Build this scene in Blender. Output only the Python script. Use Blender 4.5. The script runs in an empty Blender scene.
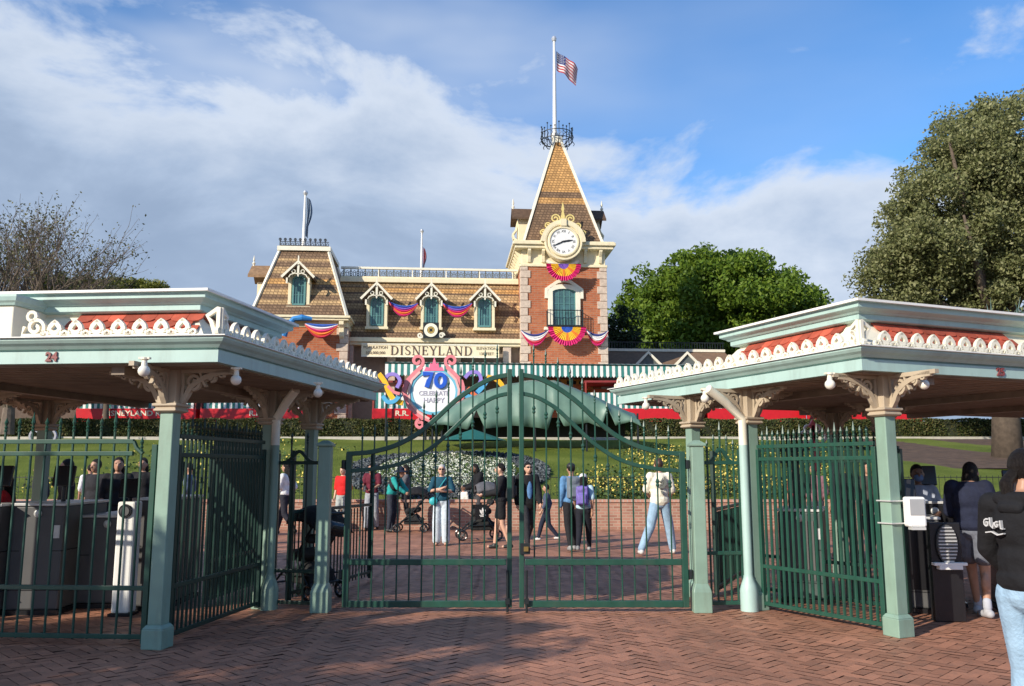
import bpy, math, random
import numpy as np
from mathutils import Vector, Matrix
random.seed(7); rng=np.random.default_rng(7)
PI=math.pi; sin=math.sin; cos=math.cos
scene=bpy.context.scene; C=scene.collection
# ---------------------------------------------------------------- camera
F=840.0; CH=1.55; PT=math.atan(126/840)
cd=bpy.data.cameras.new('camera'); cam=bpy.data.objects.new('camera',cd); C.objects.link(cam)
cam.location=(0,0,CH); cam.rotation_euler=(PI/2+PT,0,0)
cd.sensor_width=36; cd.lens=F/1024*36; cd.clip_end=3000; cd.clip_start=.1
scene.camera=cam
def ray(px,py):
    v=py-343; return (px-512, F*cos(PT)+v*sin(PT), F*sin(PT)-v*cos(PT))
def at(px,py,D):
    r=ray(px,py); return Vector((r[0]/r[1]*D, D, CH+r[2]/r[1]*D))
def gnd(px,py,z=0):
    r=ray(px,py); D=(z-CH)/(r[2]/r[1]); return Vector((r[0]/r[1]*D,D,z))
# ---------------------------------------------------------------- mesh builder
class MB:
    def __init__(s): s.v=[]; s.f=[]; s.m=[]; s.M=None; s.c=[(0,0)]
    def cut(s): s.c.append((len(s.v),len(s.f))); return s   # the next shapes become an object of their own
    def add(s,vs,fs,m=0):
        n=len(s.v)
        if s.M is not None: vs=[s.M@Vector(p) for p in vs]
        s.v+= [tuple(p) for p in vs]; s.f+=[tuple(i+n for i in f) for f in fs]; s.m+=[m]*len(fs); return s
    def box(s,x0,x1,y0,y1,z0,z1,m=0):
        vs=[(x,y,z) for z in (z0,z1) for y in (y0,y1) for x in (x0,x1)]
        return s.add(vs,[(0,2,3,1),(4,5,7,6),(0,1,5,4),(2,6,7,3),(0,4,6,2),(1,3,7,5)],m)
    def cbox(s,c,sx,sy,sz,rz=0,m=0,rx=0,ry=0):
        R=Matrix.Translation(Vector(c))@Matrix.Rotation(rz,4,'Z')@Matrix.Rotation(ry,4,'Y')@Matrix.Rotation(rx,4,'X')
        vs=[R@Vector((x*sx/2,y*sy/2,z*sz/2)) for z in (-1,1) for y in (-1,1) for x in (-1,1)]
        return s.add(vs,[(0,2,3,1),(4,5,7,6),(0,1,5,4),(2,6,7,3),(0,4,6,2),(1,3,7,5)],m)
    def tube(s,pts,r,n=6,m=0,closed=False):
        pts=[Vector(p) for p in pts]; k=len(pts)
        rs=r if isinstance(r,(list,tuple)) else [r]*k
        vs=[];up=None
        for i,p in enumerate(pts):
            if closed: d=pts[(i+1)%k]-pts[i-1]
            else: d=pts[min(i+1,k-1)]-pts[max(i-1,0)]
            d.normalize()
            if up is None:
                up=Vector((0,0,1)) if abs(d.z)<.9 else Vector((1,0,0))
            a=d.cross(up)
            if a.length<1e-4: a=d.orthogonal()
            a.normalize(); b=a.cross(d); up=b
            for j in range(n):
                t=2*PI*(j+.5)/n; vs.append(p+(a*cos(t)+b*sin(t))*rs[i])
        fs=[]
        for i in range(k if closed else k-1):
            for j in range(n):
                a0=i*n+j;a1=i*n+(j+1)%n;b0=((i+1)%k)*n+j;b1=((i+1)%k)*n+(j+1)%n
                fs.append((a0,b0,b1,a1))
        if not closed: fs+= [tuple(range(n)),tuple(range((k-1)*n,k*n))[::-1]]
        return s.add(vs,fs,m)
    def lathe(s,c,prof,n=12,m=0,sq=False):
        vs=[];c=Vector(c)
        for r,z in prof:
            for j in range(n):
                t=2*PI*(j+.5)/n; rr=r/cos(PI/n) if sq else r
                vs.append(c+Vector((rr*cos(t),rr*sin(t),z)))
        k=len(prof);fs=[]
        for i in range(k-1):
            for j in range(n): fs.append((i*n+j,i*n+(j+1)%n,(i+1)*n+(j+1)%n,(i+1)*n+j))
        fs+=[tuple(range(n))[::-1],tuple(range((k-1)*n,k*n))]
        return s.add(vs,fs,m)
    def ell(s,c,r,n=12,m=0,R=None):
        if not isinstance(r,(tuple,list)): r=(r,r,r)
        c=Vector(c);vs=[];h=n//2
        for i in range(h+1):
            p=PI*i/h
            for j in range(n):
                t=2*PI*j/n; q=Vector((r[0]*sin(p)*cos(t),r[1]*sin(p)*sin(t),r[2]*cos(p)))
                if i in (0,h): q=q+Vector((1e-5*cos(t),1e-5*sin(t),0))
                if R is not None: q=R@q
                vs.append(c+q)
        fs=[(i*n+j,(i+1)*n+j,(i+1)*n+(j+1)%n,i*n+(j+1)%n) for i in range(h) for j in range(n)]
        fs+=[tuple(range(n)),tuple(range(h*n,h*n+n))[::-1]]
        return s.add(vs,fs,m)
    def cap(s,p,q,r0,r1,n=10,m=0):          # tapered capsule
        p=Vector(p);q=Vector(q);d=q-p
        if d.length<1e-4: return s.ell(p,r0,n,m)
        u=d.normalized(); pts=[];rs=[]
        for t in (90,60,30,0): pts.append(p-u*r0*sin(math.radians(t)));rs.append(max(r0*cos(math.radians(t)),.0008))
        for t in (0,30,60,90): pts.append(q+u*r1*sin(math.radians(t)));rs.append(max(r1*cos(math.radians(t)),.0008))
        return s.tube(pts,rs,n,m)
    def pl(s,poly,t,P,m=0):                   # extruded polygon in plane P=(o,ex,ey), thickness t along ex x ey
        o,ex,ey=[Vector(a) for a in P]; en=ex.cross(ey).normalized(); k=len(poly)
        vs=[o+ex*x+ey*y+en*(t/2) for x,y in poly]+[o+ex*x+ey*y-en*(t/2) for x,y in poly]
        fs=[tuple(range(k)),tuple(range(k,2*k))[::-1]]+[(i,i+k,(i+1)%k+k,(i+1)%k) for i in range(k)]
        return s.add(vs,fs,m)
    def strip(s,pts,w,t,P,m=0,closed=False):  # ribbon of in-plane width w
        o,ex,ey=[Vector(a) for a in P]; en=ex.cross(ey).normalized(); k=len(pts)
        ws=w if isinstance(w,(list,tuple)) else [w]*k
        vs=[]
        for i in range(k):
            if closed: a=pts[i-1];b=pts[(i+1)%k]
            else: a=pts[max(i-1,0)];b=pts[min(i+1,k-1)]
            dx,dy=b[0]-a[0],b[1]-a[1];l=math.hypot(dx,dy) or 1; nx,ny=-dy/l,dx/l; h=ws[i]/2
            for sg in (1,-1):
                for tt in (1,-1):
                    vs.append(o+ex*(pts[i][0]+nx*h*sg)+ey*(pts[i][1]+ny*h*sg)+en*(t/2*tt))
        fs=[]
        for i in range(k if closed else k-1):
            a=i*4;b=((i+1)%k)*4
            fs+=[(a,b,b+2,a+2),(a+1,a+3,b+3,b+1),(a,a+1,b+1,b),(a+2,b+2,b+3,a+3)]
        if not closed: fs+=[(0,2,3,1),(k*4-4,k*4-3,k*4-1,k*4-2)]
        return s.add(vs,fs,m)
    def ring(s,P,c,r,w,t,n=16,m=0,ry=None):
        ry=ry or r
        return s.strip([(c[0]+r*cos(2*PI*i/n),c[1]+ry*sin(2*PI*i/n)) for i in range(n)],w,t,P,m,True)
    def build(s,name,mats,parent=None,smooth=False,bevel=0,local=False,remesh=0,sm=2,hidden=False):
        if len(s.c)>1:
            cs=[c for c in s.c if c[1]<len(s.f)]+[(len(s.v),len(s.f))]; o=None
            for (v0,f0),(v1,f1) in zip(cs,cs[1:]):
                if f1<=f0: continue
                q=MB(); q.v=s.v[v0:v1]; q.f=[tuple(i-v0 for i in f) for f in s.f[f0:f1]]; q.m=s.m[f0:f1]
                o=q.build(name,mats,parent,smooth,bevel,local,remesh,sm)
            return o
        me=bpy.data.meshes.new(name)
        vs=s.v
        if parent is not None and not local:
            X=wx(parent).inverted(); vs=[X@Vector(p) for p in vs]
        me.from_pydata(vs,[],s.f)
        if not isinstance(mats,(list,tuple)): mats=[mats]
        for m in mats: me.materials.append(m)
        if len(mats)>1: me.polygons.foreach_set('material_index',s.m)
        me.update()
        o=bpy.data.objects.new(name,me); C.objects.link(o)
        if remesh:
            md=o.modifiers.new('r','REMESH'); md.mode='VOXEL'; md.voxel_size=remesh; md.use_smooth_shade=True
            if sm:
                ms=o.modifiers.new('s','SMOOTH'); ms.factor=.5; ms.iterations=sm+1
            dg=bpy.context.evaluated_depsgraph_get(); ev=o.evaluated_get(dg)
            m2=bpy.data.meshes.new_from_object(ev); o.modifiers.clear(); o.data=m2
            if not m2.materials: m2.materials.append(mats[0])
            m2.polygons.foreach_set('use_smooth',[True]*len(m2.polygons)); me=m2
        elif smooth:
            me.polygons.foreach_set('use_smooth',[True]*len(me.polygons))
            if smooth!='all':
                try: me.set_sharp_from_angle(angle=math.radians(40))
                except Exception: pass
        if bevel:
            b=o.modifiers.new('b','BEVEL'); b.width=bevel; b.segments=2; b.limit_method='ANGLE'
        if parent is not None: o.parent=parent
        return o
XF={}
def wx(o):
    while o.parent is not None: o=o.parent
    return XF.get(o.name,Matrix.Identity(4))
def tag(o,label=None,cat=None,group=None,kind=None):
    if label: o['label']=label
    if cat: o['category']=cat
    if group: o['group']=group
    if kind: o['kind']=kind
    return o
def thing(name,label,cat,loc=(0,0,0),rz=0,group=None):
    o=bpy.data.objects.new(name,None); C.objects.link(o); o.location=loc; o.rotation_euler=(0,0,rz); o.empty_display_size=.2
    XF[o.name]=Matrix.Translation(Vector(loc))@Matrix.Rotation(rz,4,'Z')
    return tag(o,label,cat,group)
def dup(root,loc,rz,label,group=None):
    r=root.copy(); C.objects.link(r); r.location=loc; r.rotation_euler=(0,0,rz); r['label']=label
    if group: r['group']=group
    XF[r.name]=Matrix.Translation(Vector(loc))@Matrix.Rotation(rz,4,'Z')
    def rec(a,b):
        for ch in list(a.children):
            c=ch.copy(); C.objects.link(c); c.parent=b; rec(ch,c)
    rec(root,r); return r
def text_mesh(mb,txt,size,P,t=.01,m=0,bold=0,align='CENTER',sx=1):
    cu=bpy.data.curves.new('t','FONT'); cu.body=txt; cu.size=size; cu.align_x=align; cu.align_y='CENTER'; cu.offset=bold; cu.extrude=t/2; cu.resolution_u=3
    o=bpy.data.objects.new('t',cu); C.objects.link(o)
    dg=bpy.context.evaluated_depsgraph_get(); me=bpy.data.meshes.new_from_object(o.evaluated_get(dg))
    o_,ex,ey=[Vector(a) for a in P]; en=ex.cross(ey).normalized()
    mb.add([o_+ex*(v.co.x*sx)+ey*v.co.y+en*v.co.z for v in me.vertices],[tuple(p.vertices) for p in me.polygons],m)
    bpy.data.objects.remove(o); bpy.data.meshes.remove(me)
# ---------------------------------------------------------------- materials
MC={}
def nm(name):
    m=bpy.data.materials.new(name); m.use_nodes=True; nt=m.node_tree; nt.nodes.clear(); return m,nt
def N(nt,t,**k):
    n=nt.nodes.new(t)
    for a,b in k.items(): setattr(n,a,b)
    return n
def mat(name,col,rough=.6,var=.12,scale=6,metal=0,bump=.0,bscale=60,emit=None,spec=.5,island=0,trans=0,dirt=0):
    if name in MC: return MC[name]
    m,nt=nm(name); L=nt.links
    out=N(nt,'ShaderNodeOutputMaterial'); b=N(nt,'ShaderNodeBsdfPrincipled'); L.new(b.outputs[0],out.inputs[0])
    b.inputs['Roughness'].default_value=rough; b.inputs['Metallic'].default_value=metal
    b.inputs['Specular IOR Level'].default_value=spec
    tc=N(nt,'ShaderNodeTexCoord'); nz=N(nt,'ShaderNodeTexNoise'); nz.inputs['Scale'].default_value=scale; nz.inputs['Detail'].default_value=5
    L.new(tc.outputs['Object'],nz.inputs['Vector'])
    mr=N(nt,'ShaderNodeMapRange'); mr.inputs['From Min'].default_value=.3; mr.inputs['From Max'].default_value=.7
    mr.inputs['To Min'].default_value=1-var; mr.inputs['To Max'].default_value=1+var; L.new(nz.outputs['Fac'],mr.inputs['Value'])
    mx=N(nt,'ShaderNodeVectorMath',operation='SCALE'); mx.inputs[0].default_value=col[:3]; L.new(mr.outputs[0],mx.inputs['Scale'])
    src=mx.outputs[0]
    if island:
        g=N(nt,'ShaderNodeNewGeometry'); r=N(nt,'ShaderNodeMapRange'); r.inputs['To Min'].default_value=1-island; r.inputs['To Max'].default_value=1+island
        L.new(g.outputs['Random Per Island'],r.inputs['Value']); s2=N(nt,'ShaderNodeVectorMath',operation='SCALE'); L.new(src,s2.inputs[0]); L.new(r.outputs[0],s2.inputs['Scale']); src=s2.outputs[0]
    if dirt:
        n2=N(nt,'ShaderNodeTexNoise'); n2.inputs['Scale'].default_value=2.2; n2.inputs['Detail'].default_value=8; n2.inputs['Roughness'].default_value=.7; mp_=N(nt,'ShaderNodeMapping'); mp_.inputs['Scale'].default_value=(3,3,.6); L.new(tc.outputs['Object'],mp_.inputs[0]); L.new(mp_.outputs[0],n2.inputs['Vector'])
        r=N(nt,'ShaderNodeMapRange'); r.inputs['From Min'].default_value=.48; r.inputs['From Max'].default_value=.78; r.inputs['To Max'].default_value=dirt*1.5; L.new(n2.outputs['Fac'],r.inputs['Value'])
        mm=N(nt,'ShaderNodeMix',data_type='RGBA'); L.new(r.outputs[0],mm.inputs['Factor']); L.new(src,mm.inputs['A']); mm.inputs['B'].default_value=(.12,.10,.08,1); src=mm.outputs['Result']
    L.new(src,b.inputs['Base Color'])
    if bump:
        n3=N(nt,'ShaderNodeTexNoise'); n3.inputs['Scale'].default_value=bscale; n3.inputs['Detail'].default_value=4; L.new(tc.outputs['Object'],n3.inputs['Vector'])
        bp=N(nt,'ShaderNodeBump'); bp.inputs['Strength'].default_value=bump; bp.inputs['Distance'].default_value=.02; L.new(n3.outputs['Fac'],bp.inputs['Height']); L.new(bp.outputs[0],b.inputs['Normal'])
    if emit:
        b.inputs['Emission Color'].default_value=(*col[:3],1); b.inputs['Emission Strength'].default_value=emit
    if trans:
        tr=N(nt,'ShaderNodeBsdfTranslucent'); ms=N(nt,'ShaderNodeMixShader'); ms.inputs[0].default_value=trans; L.new(src,tr.inputs['Color'])
        L.new(b.outputs[0],ms.inputs[1]); L.new(tr.outputs[0],ms.inputs[2]); L.new(ms.outputs[0],out.inputs[0])
    MC[name]=m; return m
def leafmat(name,c1,c2,c3,trans=.3,rough=.55):
    if name in MC: return MC[name]
    m,nt=nm(name); L=nt.links; out=N(nt,'ShaderNodeOutputMaterial'); b=N(nt,'ShaderNodeBsdfPrincipled'); b.inputs['Roughness'].default_value=rough; b.inputs['Specular IOR Level'].default_value=.3
    g=N(nt,'ShaderNodeNewGeometry'); cr=N(nt,'ShaderNodeValToRGB'); L.new(g.outputs['Random Per Island'],cr.inputs[0])
    e=cr.color_ramp.elements; e[0].color=(*c1,1); e[1].color=(*c3,1); x=e.new(.5); x.color=(*c2,1)
    tr=N(nt,'ShaderNodeBsdfTranslucent'); ms=N(nt,'ShaderNodeMixShader'); ms.inputs[0].default_value=trans
    L.new(cr.outputs[0],b.inputs['Base Color']); L.new(cr.outputs[0],tr.inputs['Color']); L.new(b.outputs[0],ms.inputs[1]); L.new(tr.outputs[0],ms.inputs[2]); L.new(ms.outputs[0],out.inputs[0])
    MC[name]=m; return m
def brickmat(name,c1,c2,mortar,w=.21,h=.07,axis='XZ',msize=.01):
    if name in MC: return MC[name]
    m,nt=nm(name); L=nt.links; out=N(nt,'ShaderNodeOutputMaterial'); b=N(nt,'ShaderNodeBsdfPrincipled'); L.new(b.outputs[0],out.inputs[0]); b.inputs['Roughness'].default_value=.85
    tc=N(nt,'ShaderNodeTexCoord'); sp=N(nt,'ShaderNodeSeparateXYZ'); L.new(tc.outputs['Object'],sp.inputs[0])
    ad=N(nt,'ShaderNodeMath',operation='ADD'); L.new(sp.outputs['X'],ad.inputs[0]); L.new(sp.outputs['Y'],ad.inputs[1])
    cm=N(nt,'ShaderNodeCombineXYZ'); L.new(ad.outputs[0],cm.inputs['X']); L.new(sp.outputs['Z'],cm.inputs['Y'])
    br=N(nt,'ShaderNodeTexBrick'); br.inputs['Scale'].default_value=1; br.inputs['Brick Width'].default_value=w; br.inputs['Row Height'].default_value=h; br.inputs['Mortar Size'].default_value=msize
    br.inputs['Color1'].default_value=(*c1,1); br.inputs['Color2'].default_value=(*c2,1); br.inputs['Mortar'].default_value=(*mortar,1); L.new(cm.outputs[0],br.inputs['Vector'])
    nz=N(nt,'ShaderNodeTexNoise'); nz.inputs['Scale'].default_value=3; nz.inputs['Detail'].default_value=6; L.new(tc.outputs['Object'],nz.inputs['Vector'])
    r=N(nt,'ShaderNodeMapRange'); r.inputs['To Min'].default_value=.7; r.inputs['To Max'].default_value=1.3; L.new(nz.outputs['Fac'],r.inputs['Value'])
    s=N(nt,'ShaderNodeVectorMath',operation='SCALE'); L.new(br.outputs['Color'],s.inputs[0]); L.new(r.outputs[0],s.inputs['Scale']); L.new(s.outputs[0],b.inputs['Base Color'])
    bp=N(nt,'ShaderNodeBump'); bp.inputs['Strength'].default_value=.4; bp.inputs['Distance'].default_value=.01; bp.invert=True; L.new(br.outputs['Fac'],bp.inputs['Height']); L.new(bp.outputs[0],b.inputs['Normal'])
    MC[name]=m; return m
def shinglemat(name,stops,z0,z1,light=(.50,.30,.11),dark=(.20,.115,.055)):
    # bands of differently coloured shingles, stops = heights (object z) where the colour changes
    m,nt=nm(name); L=nt.links; out=N(nt,'ShaderNodeOutputMaterial'); b=N(nt,'ShaderNodeBsdfPrincipled'); L.new(b.outputs[0],out.inputs[0]); b.inputs['Roughness'].default_value=.8
    tc=N(nt,'ShaderNodeTexCoord'); sp=N(nt,'ShaderNodeSeparateXYZ'); L.new(tc.outputs['Object'],sp.inputs[0])
    r=N(nt,'ShaderNodeMapRange'); r.inputs['From Min'].default_value=z0; r.inputs['From Max'].default_value=z1; L.new(sp.outputs['Z'],r.inputs['Value'])
    cr=N(nt,'ShaderNodeValToRGB'); cr.color_ramp.interpolation='CONSTANT'; L.new(r.outputs[0],cr.inputs[0])
    e=cr.color_ramp.elements; e[0].position=0; e[0].color=(*stops[0][1],1); e[1].position=1; e[1].color=(*stops[-1][1],1)
    for p,c in stops[1:]: x=e.new(min(max((p-z0)/(z1-z0),0),1)); x.color=(*c,1)
    ad=N(nt,'ShaderNodeMath',operation='ADD'); L.new(sp.outputs['X'],ad.inputs[0]); L.new(sp.outputs['Y'],ad.inputs[1])
    cm=N(nt,'ShaderNodeCombineXYZ'); L.new(ad.outputs[0],cm.inputs['X']); L.new(sp.outputs['Z'],cm.inputs['Y'])
    br=N(nt,'ShaderNodeTexBrick'); br.inputs['Scale'].default_value=1; br.inputs['Brick Width'].default_value=.2; br.inputs['Row Height'].default_value=.16; br.inputs['Mortar Size'].default_value=.022; br.inputs['Mortar Smooth'].default_value=.3
    br.inputs['Color1'].default_value=(1.15,1.15,1.15,1); br.inputs['Color2'].default_value=(.72,.72,.72,1); br.inputs['Mortar'].default_value=(.45,.42,.4,1); L.new(cm.outputs[0],br.inputs['Vector'])
    mu=N(nt,'ShaderNodeVectorMath',operation='MULTIPLY'); L.new(cr.outputs[0],mu.inputs[0]); L.new(br.outputs['Color'],mu.inputs[1])
    nz=N(nt,'ShaderNodeTexNoise'); nz.inputs['Scale'].default_value=1.3; nz.inputs['Detail'].default_value=6; L.new(tc.outputs['Object'],nz.inputs['Vector'])
    r2=N(nt,'ShaderNodeMapRange'); r2.inputs['To Min'].default_value=.75; r2.inputs['To Max'].default_value=1.3; L.new(nz.outputs['Fac'],r2.inputs['Value'])
    s=N(nt,'ShaderNodeVectorMath',operation='SCALE'); L.new(mu.outputs[0],s.inputs[0]); L.new(r2.outputs[0],s.inputs['Scale']); L.new(s.outputs[0],b.inputs['Base Color'])
    bp=N(nt,'ShaderNodeBump'); bp.inputs['Strength'].default_value=.7; bp.inputs['Distance'].default_value=.03; bp.invert=True; L.new(br.outputs['Fac'],bp.inputs['Height']); L.new(bp.outputs[0],b.inputs['Normal'])
    return m
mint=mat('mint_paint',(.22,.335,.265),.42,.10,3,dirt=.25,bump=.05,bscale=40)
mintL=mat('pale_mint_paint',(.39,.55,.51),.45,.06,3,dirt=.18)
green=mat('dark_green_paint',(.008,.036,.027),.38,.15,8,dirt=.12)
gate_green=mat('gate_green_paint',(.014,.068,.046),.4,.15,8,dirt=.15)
cream=mat('cream_paint',(.80,.70,.47),.5,.05,4,dirt=.12)
creamW=mat('ivory_paint',(.82,.77,.62),.5,.05,4,dirt=.12)
tan=mat('tan_trim_paint',(.44,.36,.26),.55,.08,4,dirt=.25)
white=mat('white_paint',(.80,.79,.75),.5,.04,4)
iron=mat('black_iron',(.012,.016,.018),.45,.1)
dark=mat('dark_interior',(.02,.018,.016),.8,.2)
stone=mat('pink_quoin_stone',(.60,.48,.38),.8,.15,9,bump=.2,island=.15)
brick=brickmat('red_brick',(.37,.095,.035),(.46,.15,.06),(.36,.20,.13),.36,.12,msize=.014)
redp=mat('red_enamel',(.55,.012,.02),.3,.08)
tealglass=mat('teal_glass',(.05,.13,.14),.08,.3,2,spec=.8)
tealf=mat('teal_frame_paint',(.10,.25,.24),.5,.1)
gold=mat('gold_paint',(.62,.42,.10),.4,.1)
# ---------------------------------------------------------------- world and sun
SE=math.radians(25); AZ=math.radians(47)    # light travels towards +x (AZ from +y)
w=bpy.data.worlds.new('World'); scene.world=w; w.use_nodes=True; nt=w.node_tree; nt.nodes.clear(); L=nt.links
out=N(nt,'ShaderNodeOutputWorld'); sky=N(nt,'ShaderNodeTexSky'); sky.sky_type='NISHITA'; sky.sun_disc=False; sky.sun_elevation=SE
sky.sun_rotation=AZ+PI; sky.air_density=1.0; sky.dust_density=.3; sky.ozone_density=2.0
b1=N(nt,'ShaderNodeBackground'); b1.inputs[1].default_value=.14
tint=N(nt,'ShaderNodeVectorMath',operation='MULTIPLY'); tint.inputs[1].default_value=(.62,.98,1.30); L.new(sky.outputs[0],tint.inputs[0]); L.new(tint.outputs[0],b1.inputs[0])
tc=N(nt,'ShaderNodeTexCoord'); sp=N(nt,'ShaderNodeSeparateXYZ'); L.new(tc.outputs['Generated'],sp.inputs[0])
def mth(op,a,b=None,c=None,clamp=False):
    n=N(nt,'ShaderNodeMath',operation=op); n.use_clamp=clamp
    for i,x in enumerate((a,b,c)):
        if x is None: continue
        if isinstance(x,(int,float)): n.inputs[i].default_value=x
        else: L.new(x,n.inputs[i])
    return n.outputs[0]
mp=N(nt,'ShaderNodeMapping'); mp.inputs['Scale'].default_value=(1.0,1.0,2.2); L.new(tc.outputs['Generated'],mp.inputs[0])
n1=N(nt,'ShaderNodeTexNoise'); n1.inputs['Scale'].default_value=3.4; n1.inputs['Detail'].default_value=7; n1.inputs['Roughness'].default_value=.58; n1.inputs['Distortion'].default_value=.25; L.new(mp.outputs[0],n1.inputs['Vector'])
n2=N(nt,'ShaderNodeTexNoise'); n2.inputs['Scale'].default_value=2.1; n2.inputs['Detail'].default_value=4; mp2=N(nt,'ShaderNodeMapping'); mp2.inputs['Location'].default_value=(3.1,1.7,.6); mp2.inputs['Scale'].default_value=(1,1,3); L.new(tc.outputs['Generated'],mp2.inputs[0]); L.new(mp2.outputs[0],n2.inputs['Vector'])
val=mth('MULTIPLY_ADD',sp.outputs['X'],.20,sp.outputs['Z'])
d=mth('SUBTRACT',.392,val)                          # >0 inside the cloud bank
nn=mth('MULTIPLY_ADD',mth('SUBTRACT',n1.outputs['Fac'],.5),.62,d)
mk=N(nt,'ShaderNodeMapRange'); mk.interpolation_type='SMOOTHSTEP'; mk.inputs['From Min'].default_value=-.05; mk.inputs['From Max'].default_value=.06; L.new(nn,mk.inputs['Value'])
wisp=mth('MULTIPLY',mth('SUBTRACT',n2.outputs['Fac'],.44,clamp=True),1.5,clamp=True)
wl=N(nt,'ShaderNodeMapRange'); wl.inputs['From Min'].default_value=.18; wl.inputs['From Max'].default_value=-.25; wl.inputs['To Min'].default_value=.35; wl.inputs['To Max'].default_value=1.9; L.new(sp.outputs['X'],wl.inputs['Value'])
mask=mth('MAXIMUM',mth('MULTIPLY',mk.outputs[0],.97),mth('MULTIPLY',wisp,wl.outputs[0],clamp=True))
cb=N(nt,'ShaderNodeMapRange'); cb.inputs['From Min'].default_value=-.02; cb.inputs['From Max'].default_value=.26; cb.inputs['To Min'].default_value=1; cb.inputs['To Max'].default_value=0; cb.interpolation_type='SMOOTHSTEP'; L.new(nn,cb.inputs['Value'])
cbr=mth('MULTIPLY_ADD',n2.outputs['Fac'],.55,mth('MULTIPLY',cb.outputs[0],.75))
cc=N(nt,'ShaderNodeValToRGB'); L.new(cbr,cc.inputs[0]); e=cc.color_ramp.elements; e[0].position=.2; e[0].color=(.27,.355,.50,1); e[1].position=1.0; e[1].color=(.62,.69,.80,1); x=e.new(.45); x.color=(.38,.475,.63,1)
b2=N(nt,'ShaderNodeBackground'); b2.inputs[1].default_value=.98; L.new(cc.outputs[0],b2.inputs[0])
ms=N(nt,'ShaderNodeMixShader'); L.new(mask,ms.inputs[0]); L.new(b1.outputs[0],ms.inputs[1]); L.new(b2.outputs[0],ms.inputs[2]); L.new(ms.outputs[0],out.inputs[0])
sl=bpy.data.lights.new('sun','SUN'); sl.energy=5.0; sl.angle=math.radians(.5); sl.color=(1,.91,.78); so=bpy.data.objects.new('sun',sl); C.objects.link(so)
LD=Vector((cos(SE)*sin(AZ),cos(SE)*cos(AZ),-sin(SE))); so.rotation_euler=LD.to_track_quat('-Z','Y').to_euler(); so.location=(-20,-10,20)
vs=scene.view_settings; vs.view_transform='Standard'; vs.look='None'; vs.gamma=1; vs.exposure=0.22
scene.render.engine='CYCLES'; scene.render.resolution_x=1024; scene.render.resolution_y=686
# ================================================================ STATION BUILDING (own frame: u right, w away, z up)
SA=math.radians(4.4); SD=45.0
X0=at(521.5,360,SD).x
def S(px,py,w=0.0):
    r=ray(px,py); # camera ray meets the plane w = const of the building frame
    # plane normal (-sin,cos): (P-O).n = w
    n=(-sin(SA),cos(SA)); o=(X0,SD)
    t=(w+(o[0]*n[0]+o[1]*n[1]))/(r[0]*n[0]+r[1]*n[1])
    x,y,z=r[0]*t,r[1]*t,CH+r[2]*t
    return ((x-o[0])*cos(SA)+(y-o[1])*sin(SA), z)
def SU(px,w=0,py=330): return S(px,py,w)[0]
def SZ(py,w=0,px=500): return S(px,py,w)[1]
GZ=3.1
station=thing('station_building','brick and cream railway station with clock tower, tan shingled mansard roofs and name board','station',(X0,SD,GZ),SA)
SM=Matrix.Translation((X0,SD,0))@Matrix.Rotation(SA,4,'Z')
def sb(): m=MB(); m.M=SM; return m
def PP(u,w,z): return (Vector((u,w,z)),Vector((1,0,0)),Vector((0,0,1)))
ORA=(.58,.32,.11); BRO=(.22,.135,.075); TAN=(.50,.33,.16)
def frust(m,u0,u1,w0,w1,z0,U0,U1,W0,W1,z1,mi=0):
    vs=[(u0,w0,z0),(u1,w0,z0),(u1,w1,z0),(u0,w1,z0),(U0,W0,z1),(U1,W0,z1),(U1,W1,z1),(U0,W1,z1)]
    m.add(vs,[(0,3,2,1),(4,5,6,7),(0,1,5,4),(1,2,6,5),(2,3,7,6),(3,0,4,7)],mi); return vs
# ---- tower
TW=SU(606.8)              # tower width
zb=SZ(266); zc=SZ(244); zct=SZ(241)
tower=sb().box(0,TW,0,TW,GZ,zb).build('tower_wall',brick,station)
q=sb(); zz=GZ;i=0
while zz<zb-.05:
    h=min(.42,zb-zz); a=.50 if i%2 else .35; q.cut()
    for (ua,ub) in ((-.05,a),(TW-a,TW+.05)): q.cut(); q.box(ua,ub,-.05,.3,zz+.01,zz+h-.012)
    q.cut(); q.box(-.05,.3,.3,a+.1,zz+.01,zz+h-.012); q.cut(); q.box(-.05,.3,TW-.5,TW+.05,zz+.01,zz+h-.012)
    zz+=h;i+=1
q.build('quoin',stone,station,bevel=.015)
f=sb(); f.box(-.08,TW+.08,-.08,TW+.08,zb,zb+.14); f.box(.02,TW-.02,.02,TW-.02,zb+.14,zc-.1); 
f.build('frieze',cream,station,bevel=.02)
OV=.50
f=sb(); f.box(-OV+.12,TW+OV-.12,-OV+.12,TW+OV-.12,zc-.28,zc-.1); f.box(-OV,TW+OV,-OV,TW+OV,zc-.1,zc+.08); f.box(-OV+.06,TW+OV-.06,-OV+.06,TW+OV-.06,zc+.08,zc+.14)
f.build('cornice',cream,station,bevel=.03)
def bracket_pl(m,side,p,zt,dep=.34,h=.72,wd=.17):
    prof=[(0,0),(dep,0),(dep,-.12),(dep*.75,-.25),(dep*.45,-.38),(dep*.4,-h*.75),(dep*.25,-h),(0,-h)]
    m.cut()
    if side=='f': m.pl(prof,wd,(Vector((p,0.02,zt)),Vector((0,-1,0)),Vector((0,0,1))))
    else: m.pl(prof,wd,(Vector((.02,p,zt)),Vector((-1,0,0)),Vector((0,0,1))))
br=sb()
for px in (529,543,585,600): bracket_pl(br,'f',SU(px,0,255),zc-.28)
for k in range(7): bracket_pl(br,'s',.35+k*(TW-.7)/6,zc-.28)
br.build('cornice_bracket',cream,station,bevel=.01)
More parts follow.
